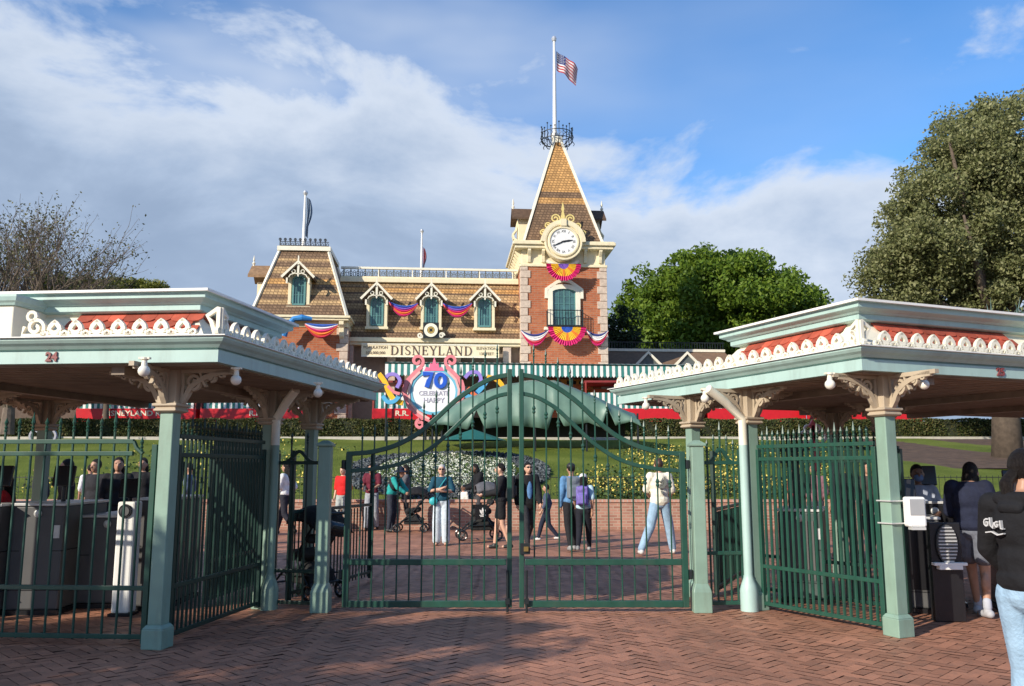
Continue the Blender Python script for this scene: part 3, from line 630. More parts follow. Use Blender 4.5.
swag((389,301),(418,303),(4,13),WM-.3,[blu,pur,pink,org,pink],'rainbow swag bunting between the left and middle roof dormers')
swag((443,303),(472,303),(4,13),WM-.3,[blu,pur,pink,org,pink],'rainbow swag bunting between the middle and right roof dormers')
o=swag((305,323),(338,324),(1,13),WP-.55,[blu,wht,pink,org,red],'rainbow swag bunting draped from the left pavilion eave')
m=sb(); a=S(312,319,WP-.6);b=S(284,336,WP-.6); m.tube([(a[0],WP-.6,a[1]),(a[0]-.5,WP-.7,a[1]+.04),(a[0]-.9,WP-.7,a[1]-.02),(b[0]+.22,WP-.68,(a[1]+b[1])/2+.1),(b[0]+.12,WP-.65,(a[1]+b[1])/2-.1),(b[0],WP-.6,b[1])],[.10,.17,.14,.17,.12,.16],9); 
local_thing_cloth(m,'bunting_swag',[mat('bunting_bright_blue',(.03,.22,.55),.7,.1)],'twisted bright blue bunting end hanging at the left pavilion eave')
# ---- flagpoles and flags
def flagpole(u,w,z0,z1,r,label):
    o=sb().lathe((u,w,0),[(r*1.6,z0),(r*1.6,z0+.3),(r,z0+.35),(r*.55,z1-.15),(r*.9,z1-.12),(r*.9,z1-.08)],10).build('flagpole',white,smooth=True)
    b=MB(); b.M=SM; b.ell((u,w,z1),(r*1.3,r*1.3,r*1.5),8); b.build('ball_finial',mat('finial_silver',(.7,.7,.7),.3,.05,metal=.6),o)
    return tag(o,label,'flagpole')
fu=S(554.5,90,cx)[0]; ztop=S(554.5,39,cx)[1]
flagpole(fu,cx,zt+.3,ztop,.13,'tall white flagpole on top of the clock tower spire')
# national flag hanging in folds
m=sb(); a=S(555,51,cx); nU,nV=14,13
hoist=S(555,51,cx)[1]-S(555,70,cx)[1]
tipu,tipz=S(577,74,cx)
def flagpt(s,t): # s along fly 0..1, t down 0..1
    u=a[0]+.08+(tipu-a[0])*s*(1-.10*t); z=a[1]-hoist*t*(1-.1*s)-(a[1]-tipz)*.72*s**1.15 ; w_=cx+.22*sin(s*7+t*2)*s+.08*sin(s*13)
    return (u,w_,z)
for j in range(13):
    for i in range(nU):
        q4=[flagpt(i/nU,j/13),flagpt((i+1)/nU,j/13),flagpt((i+1)/nU,(j+1)/13),flagpt(i/nU,(j+1)/13)]
        mi=2 if (j<7 and i<nU*.42) else (0 if j%2==0 else 1)
        m.add(q4,[(0,3,2,1)],mi)
for j in range(5):
    for i in range(5+j%2):
        p=flagpt(.03+.36*(i+.5)/(5.5),(j+.7)*7/13/5.6); p=Vector(p)+Vector((0,-.03,0)); m.pl([(.045*(1 if k%2 else .45)*cos(PI/2+k*PI/5),.045*(1 if k%2 else .45)*sin(PI/2+k*PI/5)) for k in range(10)],.004,(p,Vector((1,0,0)),Vector((0,0,1))),1)
tag(m.build('national_flag',[mat('flag_red',(.45,.02,.03),.7,.08,trans=.3),mat('flag_white',(.75,.75,.75),.7,.04,trans=.3),mat('flag_blue',(.02,.035,.16),.7,.08)],smooth='all'),'red and white striped flag with starred blue canton flying from the tower flagpole','flag')
pu=S(304.5,220,WP+3)
flagpole(pu[0],WP+3,zpt+.2,S(306.5,193,WP+3)[1],.11,'white flagpole on the railed roof of the left pavilion')
def limp(u,w,z0,z1,wd,mats,label):
    m=sb(); n=16;k=8; vs=[]
    for i in range(n+1):
        t=i/n
        for j in range(k+1):
            s=j/k; vs.append((u+.1+wd*s*(.4+.6*sin(PI*min(1,t*1.3+.1))),w+.09*sin(s*14+t*3),z1-(z1-z0)*t-.15*s))
    m.add(vs,[(i*(k+1)+j,i*(k+1)+j+1,(i+1)*(k+1)+j+1,(i+1)*(k+1)+j) for i in range(n) for j in range(k)])
    m.m=[(j%len(mats)) for i in range(n) for j in range(k)]
    return tag(m.build('limp_flag',mats,smooth='all'),label,'flag')
limp(pu[0],WP+3,S(300,236,WP+3)[1],S(300,197,WP+3)[1],.32,[mat('flag_slate',(.05,.10,.18),.7,.1),mat('flag_pale',(.25,.32,.40),.7,.1)],'dark blue flag hanging limp from the left pavilion flagpole')
pu=S(421.5,260,5)
flagpole(pu[0],5,z_t+.2,S(421.5,231,5)[1],.09,'short white flagpole behind the middle roof parapet')
limp(pu[0],5,S(421,270,5)[1],S(421,247,5)[1],.2,[mat('flag_navy',(.03,.05,.14),.7,.1),mat('flag_rosy',(.5,.12,.12),.7,.1)],'small dark and red flag hanging limp behind the roof parapet')
# ================================================================ ENTRANCE CANOPIES
def V2(a): return Vector((a[0],a[1],0))
SOF=2.46; TOPE=2.69; ZU=3.175
def tooth(m,P,x,h,w,t):
    m.strip([(x+a*w,b*h) for a,b in ((0,.26),(.17,.33),(.25,.48),(.20,.66),(.09,.82),(0,.92),(-.09,.82),(-.20,.66),(-.25,.48),(-.17,.33))],w*.20,t,P,closed=True)
    m.strip([(x,h*.85),(x,h*1.0)],[w*.22,w*.05],t,P)
    for g in (-1,1): m.strip([(x+g*w*.22,h*.36),(x+g*w*.36,h*.2),(x+g*w*.43,h*.02)],[w*.16,w*.13,w*.16],t,P)
def spir(cx_,cy_,r,turns=1.4,a0=0,sg=1,n=20): return [(cx_+r*(1-i/n*.8)*cos(a0+sg*2*PI*turns*i/n),cy_+r*(1-i/n*.8)*sin(a0+sg*2*PI*turns*i/n)) for i in range(n+1)]
tiles=mat('scalloped_red_tile',(.40,.08,.045),.75,.2,9,island=.35,bump=.15)
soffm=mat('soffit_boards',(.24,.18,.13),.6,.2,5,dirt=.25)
lampg=mat('opal_glass',(.80,.76,.66),.25,.03)
def canopy(label,O,e1,e2,L1,L2,up1,up2,num,numpos,posts,blocks):
    O=V2(O); e1=V2(e1).normalized(); e2=V2(e2).normalized()
    root=thing('entrance_canopy',label,'canopy',(posts[0][0],posts[0][1],0))
    def W(s,t,z): p=O+e1*s+e2*t; return (p.x,p.y,z)
    flip=e1.cross(e2).z<0
    def loft(m,prof,r,close=True):
        # prof: (inset,z); r=(s0,s1,t0,t1)
        vs=[]
        for i,z in prof: vs+=[W(r[0]+i,r[2]+i,z),W(r[1]-i,r[2]+i,z),W(r[1]-i,r[3]-i,z),W(r[0]+i,r[3]-i,z)]
        k=len(prof);fs=[]
        for a in range(k-1):
            for j in range(4):
                q=(a*4+j,a*4+(j+1)%4,a*4+4+(j+1)%4,a*4+4+j); fs.append(q[::-1] if flip else q)
        if close: fs+=[(0,1,2,3),(k*4-4,k*4-3,k*4-2,k*4-1)]
        m.add(vs,fs)
    R0=(0,L1,0,L2)
    m=MB(); loft(m,[(.06,SOF),(.03,SOF),(.03,SOF+.105),(.06,SOF+.11),(.06,SOF+.12),(.025,SOF+.125),(.0,SOF+.15),(-.03,SOF+.17),(-.05,SOF+.195),(-.05,SOF+.215)],R0); m.build('fascia',mintL,root)
    m=MB(); loft(m,[(-.075,SOF+.216),(-.075,TOPE-.005),(-.03,TOPE),(0,TOPE)],R0); loft(m,[(0,TOPE),(.12,TOPE+.01)],R0); m.build('drip_edge',white,root)
    m=MB(); loft(m,[(.10,SOF-.012),(.10,SOF)],R0); 
    # boards of the underside
    n=int(L2/.14)
    for k in range(n): 
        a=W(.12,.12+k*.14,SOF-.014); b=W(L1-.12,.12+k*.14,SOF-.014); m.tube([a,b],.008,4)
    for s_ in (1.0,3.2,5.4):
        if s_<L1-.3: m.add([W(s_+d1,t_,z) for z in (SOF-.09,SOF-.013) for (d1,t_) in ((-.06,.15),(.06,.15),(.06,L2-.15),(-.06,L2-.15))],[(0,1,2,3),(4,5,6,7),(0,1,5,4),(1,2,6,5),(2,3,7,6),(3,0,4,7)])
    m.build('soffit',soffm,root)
    U=(up1,L1-.5,up1,up2)
    m=MB(); loft(m,[(-.22,TOPE+.0),(-.20,TOPE+.03),(-.02,2.95),(0.0,2.96),(0.0,3.03)],U); m.build('roof_frieze',creamW,root)
    m=MB(); loft(m,[(-.02,2.985),(-.06,2.99),(-.075,3.0),(-.075,3.05),(-.095,3.055),(-.11,3.07),(-.15,3.09),(-.165,3.10),(-.165,3.145),(-.19,3.15)],U); m.build('upper_cornice',mintL,root)
    m=MB(); loft(m,[(-.21,3.151),(-.21,ZU),(-.1,ZU+.02),(.3,ZU+.05)],U); m.build('roof_cap',white,root)
    # scalloped tiles on the sloping frieze (front and gate side)
    m=MB()
    def tilerow(A,B,inw,s0,s1):
        # A,B corners on the frieze foot, inw = inward direction
        A=Vector(A);B=Vector(B); d=(B-A).normalized(); Lg=(B-A).length
        sl=(inw*.18+Vector((0,0,.23))).normalized(); nrm=d.cross(sl).normalized()
        if nrm.dot(inw)>0: nrm=-nrm
        for row in range(3):
            x=s0+(row%2)*.075
            while x<Lg-s1-.1:
                base=A+d*x+sl*(.05+row*.085)+nrm*(.012+.004*row*0)
                pts=[(0,.13),(0,.04),(.025,.012),(.075,0),(.125,.012),(.148,.04),(.148,.13)]
                vs=[base+d*px+sl*py+nrm*(.018*(1-py/.13)) for px,py in pts]; k=len(vs)
                vs+=[v-nrm*.012 for v in vs]
                m.add(vs,[tuple(range(k)),tuple(range(k,2*k))[::-1]]+[(i,i+k,(i+1)%k+k,(i+1)%k) for i in range(k)]); x+=.152
    f0=up1-.22
    for (s0,s1) in blocks['tiles']: tilerow(W(s0,f0,TOPE+.01),W(s1,f0,TOPE+.01),e2,0,0)
    m.cut()
    for (t0,t1) in blocks['side']: tilerow(W(f0,t0,TOPE+.01),W(f0,t1,TOPE+.01),e1,0,0)
    m.build('roof_tiles',tiles,root)
    # cream block with dark vent
    for (s0,s1) in blocks['cream']:
        m=MB(); vs=[W(s,t,z) for z in (TOPE-.01,3.0) for (s,t) in ((s0,.10),(s1,.10),(s1,up1+.3),(s0,up1+.3))]; m.add(vs,[(0,1,2,3),(4,5,6,7),(0,1,5,4),(1,2,6,5),(2,3,7,6),(3,0,4,7)])
        o=m.build('roof_pediment',creamW,root,bevel=.01)
        m=MB(); vs=[W(s,t,z) for (z,g) in ((3.0,.02),(3.02,.03),(3.035,.05),(3.07,.06),(3.09,.06)) for (s,t) in ((s0-g,.10-g),(s1+g,.10-g),(s1+g,up1+.4),(s0-g,up1+.4))]
        k=5; m.add(vs,[(0,1,2,3),(16,17,18,19)]+[(a*4+j,a*4+(j+1)%4,a*4+4+(j+1)%4,a*4+4+j) for a in range(k-1) for j in range(4)]); m.build('pediment_cornice',mintL,o)
        c=(s0+s1)/2
        for dx in (-1,1):
            P=(Vector(W(c+dx*(s1-s0)*.30,.08,2.87)),e1,Vector((0,0,1))); m=MB(); m.pl([(.085*cos(PI/8+i*PI/4),.085*sin(PI/8+i*PI/4)) for i in range(8)],.03,P); m.build('vent',iron,o)
    # gingerbread cresting
    m=MB(); h=.15; P=(Vector(W(0,.03,TOPE)),e1,Vector((0,0,1)))
    for (s0,s1) in blocks['crest']:
        n=max(1,round((s1-s0)/.205)); w_=(s1-s0)/n
        for k in range(n): tooth(m,P,s0+(k+.5)*w_,h,w_,.035)
        for k in range(n+1): m.ring(P,(s0+k*w_,.035),.022,.018,.035,8)
        m.strip([(s0,.012),(s1,.012)],.024,.035,P)
        m.strip(spir(s1+.08,.09,.085,1.3,PI*1.2,-1),.03,.035,P); m.strip([(s1-.02,.02),(s1+.2,.02),(s1+.18,.10)],.03,.035,P); m.ring(P,(s1+.12,.19),.04,.028,.035,10)
    P2=(Vector(W(.03,0,TOPE)),e2,Vector((0,0,1))); n=round(L2/.205); w_=L2/n
    for k in range(n): tooth(m,P2,(k+.5)*w_,h,w_,.035)
    for k in range(n+1): m.ring(P2,(k*w_,.035),.022,.018,.035,8)
    m.strip([(0,.012),(L2,.012)],.024,.035,P2)
    for PQ in (P,P2): m.strip([(.06,0),(.10,.12),(.14,.17),(.045,.235),(.015,.235),(.015,0)],.035,.035,PQ)
    m.build('cresting',creamW,root)
    m=MB(); text_mesh(m,num,.11,(Vector(W(numpos,.022,SOF+.055)),e1*(-1 if flip2(e1) else 1),Vector((0,0,1))),.012,bold=.004); m.build('gate_number',mat('number_red',(.22,.05,.05),.5,.05),root)
    # posts with scroll brackets
    for i,(x,y) in enumerate(posts):
        p=MB(); ang=math.atan2(e2.y,e2.x)-PI/2
        p.M=Matrix.Translation((x,y,0))@Matrix.Rotation(ang,4,'Z')
        p.box(-.066,.066,-.066,.066,.2,2.08); 
        po=p.build('post',mint,root,bevel=.008)
        b=MB(); b.M=p.M; b.box(-.098,.098,-.098,.098,0,.17); b.lathe((0,0,0),[(.098,.17),(.072,.205)],4,sq=True); b.build('base',mint,po,bevel=.008)
        c=MB(); c.M=p.M; c.lathe((0,0,0),[(.085,2.055),(.11,2.07),(.11,2.085),(.095,2.10),(.12,2.115),(.12,2.135),(.09,2.145),(.09,SOF-.01)],4,sq=True); c.build('capital',tan,po,bevel=.004)
        for q in range(4):
            d=Matrix.Rotation(ang+q*PI/2,3,'Z')@Vector((1,0,0))
            bk=MB(); P=(Vector((x,y,2.12))+d*.085,d,Vector((0,0,1)))
            arc=[(.0,.0)]+[(.05+.44*(1-cos(a*PI/2/8)),.03+.27*sin(a*PI/2/8)) for a in range(1,9)]
            bk.strip(arc,.045,.05,P); bk.strip([(.0,.315),(.55,.315)],.04,.05,P)
            bk.strip(spir(.125,.215,.075,1.5,-PI/2,1),.026,.04,P); bk.strip(spir(.30,.255,.045,1.3,-PI/2,1),.02,.04,P); bk.strip([(.02,.05),(.03,.18),(.02,.3)],.03,.04,P); bk.strip([(.19,.3),(.22,.22),(.25,.17)],.02,.04,P); bk.ring(P,(.40,.275),.022,.016,.04,8)
            bk.build('bracket',tan,po)
    return root,W
def flip2(e): return e.x<0
pL=[(-3.11,7.67),(-2.81,9.8),(-2.61,11.0),(-6.6,7.9),(-6.4,10.0),(-6.2,11.2)]
OL=(-2.50,7.12); e1L=(-.995,.085); e2L=(.167,.986)
canL,WL=canopy('mint and cream entrance canopy with red scalloped roof tiles, left of the gates',OL,e1L,e2L,9.0,4.25,.52,2.10,'24',1.53,pL,
    dict(tiles=[(.42,1.66)],side=[(.6,1.7)],cream=[(1.98,4.4)],crest=[(.26,1.62)]))
rr_=[(3.63,8.2),(2.73,9.7),(2.27,10.6)]
OR=(3.24,7.72); e1R=(.928,.372); e2R=(-.386,.922)
def WR_(s,t): p=V2(OR)+V2(e1R).normalized()*s+V2(e2R).normalized()*t; return (p.x,p.y)
pR=rr_+[(7.1,9.75),WR_(3.3,3.0),(WR_(3.3,3.9))]
canR,WRR=canopy('mint and cream entrance canopy with red scalloped roof tiles, right of the gates',OR,e1R,e2R,9.0,4.6,.34,2.2,'25',1.83,pR,
    dict(tiles=[(.48,2.36)],side=[(.5,2.1)],cream=[(2.75,4.9)],crest=[(.22,2.3)]))
# globe lamps under the canopies
def globe(x,y,label,group='globe lamps under the canopies'):
    t=thing('globe_lamp',label,'lamp',(x,y,2.2),0,group)
    m=MB(); m.lathe((x,y,0),[(.032,SOF-.015),(.032,SOF-.03),(.02,SOF-.04),(.026,SOF-.085)],12); m.cbox((x,y,SOF-.02),.09,.04,.015); m.build('lamp_fitting',creamW,t)
    MB().ell((x,y,SOF-.125),.048,16).build('globe',lampg,t,smooth='all')
def gpos(px,py,z=SOF-.125): r=ray(px,py); D=(z-CH)/(r[2]/r[1]); return r[0]/r[1]*D,D
for (px,py),lb in (((144,371),'white globe lamp under the front eave of the left canopy beside the corner post'),((236,380),'white globe lamp in shade just right of the left corner post'),((318,393),'white globe lamp near the far end of the left canopy'),
    ((705,398.5),'white globe lamp between the two rear posts of the right canopy'),((830,384.5),'bright white globe lamp left of the right corner bracket'),((924,384.5),'bright white globe lamp right of the right corner bracket'),((646,406),'white globe lamp at the inner tip of the right canopy')):
    x,y=gpos(px,py); globe(x,y,lb)
# ---------------------------------------------------------------- downpipes
def downpipe(x,y,xt,yt,label,mt):
    t=thing('downpipe',label,'downpipe',(x,y,0))
    m=MB(); m.tube([(x,y,.3),(x,y,1.3),(x,y,1.82)],.05,14); m.build('pipe',mt,t,smooth=True)
    m=MB(); m.tube([(x,y,1.82),(x,y,2.12),(x+(xt-x)*.5,y+(yt-y)*.5,2.3),(xt,yt,SOF-.02)],.05,14); m.build('upper_pipe',creamW,t,smooth=True)
    m=MB(); m.lathe((x,y,0),[(.10,0),(.10,.22),(.085,.28),(.055,.36),(.055,.38)],12); m.build('boot',mt,t,smooth=True)
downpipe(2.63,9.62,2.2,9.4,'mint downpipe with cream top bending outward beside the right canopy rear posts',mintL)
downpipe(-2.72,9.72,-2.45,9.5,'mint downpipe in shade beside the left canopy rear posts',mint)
# ---------------------------------------------------------------- fences
def spear(m,x,y,z,h=.14,r=.016): m.lathe((x,y,z),[(.009,-.02),(r*.9,0),(r*.5,.015),(r*.9,.03),(r*.45,.045),(r,.075),(.002,h)],6)
def fence(label,A,B,rails,top,pitch=.115,r=.011,spikes=None,mt=green,step=None,group='iron fence panels of the entrance',cat='fence',name='iron_fence',posts=(0,1),ogee=None):
    A=Vector((*A,0));B=Vector((*B,0)); d=(B-A); L_=d.length; d.normalize()
    t=thing(name,label,cat,tuple(A),0,group)
    m=MB(); n=int(L_/pitch); sp=MB()
    for k in range(1,n):
        p=A+d*(k*L_/n); tp=top if not step or k*L_/n<step[0] else step[1]
        if ogee:
            s=(k/n-.5); tp=top+ogee*math.exp(-(s*6)**2)
        m.cut(); m.tube([(p.x,p.y,.06),(p.x,p.y,tp)],r,6)
        if spikes is not False: spear(m,p.x,p.y,tp, .17 if k%3==0 else .12,.018)
    m.build('picket',mt,t)
    for z in rails:
        m=MB(); q=B if not (step and z>step[1]-.2) else A+d*step[0]
        m.cbox(tuple((A+q)/2+Vector((0,0,z))),(q-A).length,.035,.04,math.atan2(d.y,d.x)); m.build('rail',mt,t,bevel=.004)
    if step:
        a=A+d*step[0]; m=MB(); z0=rails[0]; m.tube([(a.x,a.y,z0),(a.x+d.x*.03,a.y+d.y*.03,z0-.06),(a.x+d.x*.09,a.y+d.y*.09,rails[1])],.02,6); m.build('step_rail',mt,t)
    if ogee:
        m=MB(); P=(A,d,Vector((0,0,1))); m.strip([(L_*i/20,rails[0]+ogee*math.exp(-((i/20-.5)*6)**2)) for i in range(21)],.035,.03,P); m.build('arched_rail',mt,t)
    for k in posts:
        p=A if k==0 else B; MB().cbox((p.x,p.y,.9),.05,.05,1.74,math.atan2(d.y,d.x)).build('fence_post',mt,t,bevel=.004)
    return t
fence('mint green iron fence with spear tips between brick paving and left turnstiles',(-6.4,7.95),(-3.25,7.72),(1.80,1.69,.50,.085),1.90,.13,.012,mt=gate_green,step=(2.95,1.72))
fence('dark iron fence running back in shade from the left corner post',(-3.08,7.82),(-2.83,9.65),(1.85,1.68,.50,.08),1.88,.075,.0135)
fence('dark iron fence of arched rail beside the left gate post',(-2.72,9.75),(-2.14,9.62),(1.62,.42,.08),1.80,.15,.011,ogee=.13)
fence('second row of dark iron fence inside the left turnstiles',(-3.5,9.9),(-3.3,12.0),(1.80,1.66,.5,.08),1.9,.10,.013)
fence('low dark iron queue barrier behind the left rear posts',(-2.6,10.1),(-2.0,12.2),(1.05,.12),1.02,.09,.010,spikes=False)
fence('dark green iron fence running back from the right corner post',(3.56,8.32),(2.80,9.65),(1.80,1.66,.48,.08),1.86,.075,.0165,mt=gate_green)
fence('second row of dark green iron fence behind the right corner fence',(4.25,9.3),(3.05,10.9),(1.78,1.64,.48,.08),1.86,.07,.016)
fence('green iron fence with arched rail between the right gate post and downpipe',(2.14,9.62),(2.60,9.68),(1.62,.62,.08),1.76,.075,.012,mt=gate_green,ogee=.16)
fence('low dark queue barrier seen behind the arched fence on the right',(2.5,10.6),(3.4,12.6),(1.05,.12),1.02,.10,.011,spikes=False)
# gate posts
for x,lb in ((-2.10,'mint gate post with wide base on the left side of the closed gates'),(2.08,'mint gate post with wide base on the right side of the closed gates')):
    t=thing('gate_post',lb,'post',(x,9.55,0))
    MB().box(x-.07,x+.07,9.48,9.62,.28,1.80).build('shaft',mint,t,bevel=.01)
    MB().lathe((x,9.55,0),[(.10,0),(.10,.22),(.09,.26),(.07,.31)],4,sq=True).build('base',mint,t,bevel=.008)
    MB().lathe((x,9.55,0),[(.08,1.80),(.088,1.81),(.088,1.83),(.03,1.87)],4,sq=True).build('post_cap',mint,t)
# ---------------------------------------------------------------- the double gate
GD=9.55
def gp(px,py): p=at(px,py,GD); return (p.x,p.z)
OUT=[gp(*q) for q in ((519,374.5),(538,377.5),(556,386.5),(576,400.5),(594,418),(614,435),(637,446.5),(660,452.5),(684,454))]
INN=[gp(*q) for q in ((519,393),(535.5,396),(556,407.5),(576,427),(594,444),(614,457.5),(634,465),(660,469.5),(684,471))]
cxg=gp(515.5,400)[0]
def interp(C_,x):
    for (a,b) in zip(C_,C_[1:]):
        if a[0]<=x<=b[0]: return a[1]+(b[1]-a[1])*(x-a[0])/(b[0]-a[0])
    return C_[-1][1] if x>C_[-1][0] else C_[0][1]
def smoothc(C_,n=40):
    xs=[C_[0][0]+(C_[-1][0]-C_[0][0])*i/n for i in range(n+1)]; z=[interp(C_,x) for x in xs]
    for _ in range(3): z=[z[0]]+[(z[i-1]+z[i]*2+z[i+1])/4 for i in range(1,n)]+[z[-1]]
    return list(zip(xs,z))
OUTs=smoothc(OUT);INNs=smoothc(INN)
def leaf(sg,label):
    t=thing('gate_leaf',label,'gate',(cxg+sg*1.87,GD,0),0,'leaves of the double iron gate')
    X=lambda x: cxg+sg*(x-cxg)
    P=(Vector((0,GD,0)),Vector((1,0,0)),Vector((0,0,1)))
    xe=OUTs[-1][0]-.03; x0=OUTs[0][0]+.03; zb0=.085
    MB().strip([(X(a),b) for a,b in OUTs],.052,.055,P).build('outer_curved_rail',gate_green,t,bevel=.006)
    MB().strip([(X(a),b) for a,b in INNs],.044,.045,P).build('inner_curved_rail',gate_green,t,bevel=.006)
    def bx(a,b,z0,z1,th,nm_): 
        a,b=sorted((X(a),X(b))); MB().box(a,b,GD-th/2,GD+th/2,z0,z1).build(nm_,gate_green,t,bevel=.006)
    bx(x0-.03,x0+.024,.05,OUTs[0][1]+.06,.07,'meeting_stile'); bx(xe-.03,xe+.035,.05,1.73,.07,'hinge_stile')
    bx(x0+.033,xe-.031,zb0-.035,zb0+.035,.052,'bottom_rail'); bx(x0+.033,xe-.031,.50,.565,.052,'middle_rail')
    m=MB(); n=13; f=MB()
    for k in range(1,n):
        x=x0+(xe-x0)*k/n; zt_=interp(OUTs,x)+.17+.08*math.exp(-((x-cxg)/.7)**2); xx=X(x)
        m.cut(); f=m; m.tube([(xx,GD,.10),(xx,GD,zt_)],.009,6)
        spear(f,xx,GD,zt_,.14,.016)
        for zc_ in (interp(INNs,x)-.16,): f.lathe((xx,GD,zc_),[(.011,-.04),(.022,-.02),(.014,0),(.024,.02),(.011,.05)],8)
    m.build('picket',gate_green,t)
    m=MB(); 
    for z in (.35,1.55): xx=X(xe+.06); m.cut(); m.lathe((xx,GD,z),[(.025,0),(.03,.01),(.03,.09),(.025,.10)],8)
    m.build('hinge',iron,t)
    m=MB(); xx=X(x0+.05 if sg>0 else x0+.02); m.tube([(xx,GD-.05,.45),(xx,GD-.05,-.01)],.013,6); m.cbox((xx,GD-.05,.12),.05,.03,.06); m.build('drop_bolt',iron,t)
    if sg>0:
        m=MB(); m.box(x0-.02,x0+.09,GD-.06,GD-.036,.62,.74); m.build('latch_plate',iron,t)
        m=MB(); m.box(x0+.02,x0+.07,GD-.09,GD-.06,.655,.705); m.build('padlock',mat('brass',(.45,.3,.1),.35,.1,metal=.8),t)
leaf(-1,'left leaf of the dark green double gate, under its swooping arched top')
leaf(1,'right leaf of the dark green double gate, with the latch and padlock')
# ---------------------------------------------------------------- turnstile cabinets and devices
grey=mat('cabinet_grey',(.085,.085,.085),.5,.1,4,dirt=.2); lgrey=mat('light_metal',(.62,.62,.60),.35,.05,3,metal=.3); blackp=mat('black_panel',(.015,.015,.017),.25,.1)
def cabinet(x,y,rz,w,d,h,label,body=grey,face=blackp,group='ticket turnstile cabinets'):
    t=thing('turnstile_cabinet',label,'turnstile',(x,y,0),rz,group)
    m=MB(); m.box(-w/2,w/2,-d/2,d/2,.05,h); m.build('cabinet_body',body,t,bevel=.02,local=True)
    m=MB(); m.box(-w/2-.02,w/2+.02,-d/2-.02,d/2+.02,0,.05); m.build('kick_plate',blackp,t,local=True)
    m=MB(); m.box(-w/2-.015,w/2+.015,-d/2-.015,d/2+.015,h,h+.03); m.build('worktop',lgrey,t,bevel=.006,local=True)
    m=MB(); m.box(-w*.3,w*.3,-d/2-.012,-d/2,h*.25,h*.9); m.build('front_panel',face,t,local=True)
    m=MB()
    for z_ in (h*.22,h*.58): m.box(-w/2-.004,w/2+.004,-d/2-.004,d/2+.004,z_,z_+.008)
    m.build('panel_seam',blackp,t,local=True)
    m=MB(); m.box(w*.32,w*.44,-d/2-.006,-d/2,h*.70,h*.82); m.build('notice_sticker',lgrey,t,local=True)
    m=MB(); m.tube([(0,0,h+.03),(0,0,h+.22)],.025,8); m.build('reader_stem',blackp,t,local=True)
    m=MB(); m.cbox((0,-.02,h+.32),.24,.04,.24,rx=-.25); m.build('reader_screen',blackp,t,bevel=.01,local=True)
    m=MB(); m.ell((0,-d/2-.012,h*.93),(.045,.012,.045),16); m.build('touch_pad',lgrey,t,local=True,smooth='all')
    return t
cabinet(-5.75,9.6,.05,.5,.9,1.15,'tall black panelled turnstile cabinet, furthest left')
cabinet(-5.2,9.9,.05,.55,1.1,1.15,'plain grey turnstile cabinet second from the left fence end',face=grey)
cabinet(-4.65,10.4,.05,.6,1.2,1.0,'wide grey turnstile cabinet in the middle behind the left fence',face=grey)
cabinet(-4.05,10.2,.05,.35,1.2,1.2,'narrow grey cabinet just right of the bright white pillar',face=grey)
# sunlit white pillar reader
t=thing('reader_pillar','brightly sunlit white pillar with round dark reader at its top, behind the left fence','card reader',(-4.18,9.35,0))
m=MB(); m.box(-4.27,-4.08,9.25,9.45,0.03,1.20); m.build('pillar_body',mat('glossy_white',(.80,.79,.74),.2,.02),t,bevel=.02)
m=MB(); m.lathe((0,0,0),[(.07,0),(.075,.01),(.07,.02)],20); m.v=[(-4.175+a,9.245-c,1.10+b) for a,b,c in m.v]; m.build('round_reader',blackp,t)
m=MB(); m.lathe((0,0,0),[(.05,0),(.05,.006)],20); m.v=[(-4.175+a,9.222-c,1.10+b) for a,b,c in m.v]; m.build('reader_ring',grey,t)
MB().box(-4.29,-4.06,9.23,9.47,0,.03).build('base_plate',blackp,t)
cabinet(4.55,9.9,-.3,.55,.9,1.0,'grey turnstile cabinet next to the masked attendant')
cabinet(5.05,10.4,-.3,.5,1.0,1.15,'tall black turnstile cabinet beside the woman in grey shorts',body=blackp)
cabinet(5.75,9.75,-.3,.6,.9,1.1,'black turnstile cabinet behind the woman in the black hoodie',body=blackp)
cabinet(3.6,10.6,-.4,.5,1.0,1.05,'dark turnstile cabinet behind the right corner fence',body=mat('dark_green_grey',(.05,.07,.065),.5,.1),face=grey)
# oval grille device
dx,dy,_=at(948,560,8.9)
t=thing('oval_grille_speaker','oval grey ribbed grille on a white stepped base, facing the paving','speaker',(dx,dy,.0))
m=MB(); m.box(dx-.16,dx+.16,dy+.02,dy+.12,0,1.0); m.build('backing_panel',blackp,t,bevel=.01)
m=MB(); P=(Vector((dx,dy,.78)),Vector((1,0,0)),Vector((0,0,1))); m.pl([(.105*cos(2*PI*i/24),.20*sin(2*PI*i/24)) for i in range(24)],.03,P); m.build('grille_plate',grey,t)
m=MB()
for k in range(11): z=-.17+k*.034; hw=.095*math.sqrt(max(0,1-(z/.2)**2)); m.box(dx-hw,dx+hw,dy-.03,dy-.014,.78+z-.006,.78+z+.006)
m.build('grille_bars',lgrey,t)
m=MB(); m.box(dx-.17,dx+.17,dy-.06,dy+.01,.57,.60); m.box(dx-.12,dx+.12,dy-.06,dy+.01,.53,.57); m.build('stepped_base',white,t,bevel=.004)
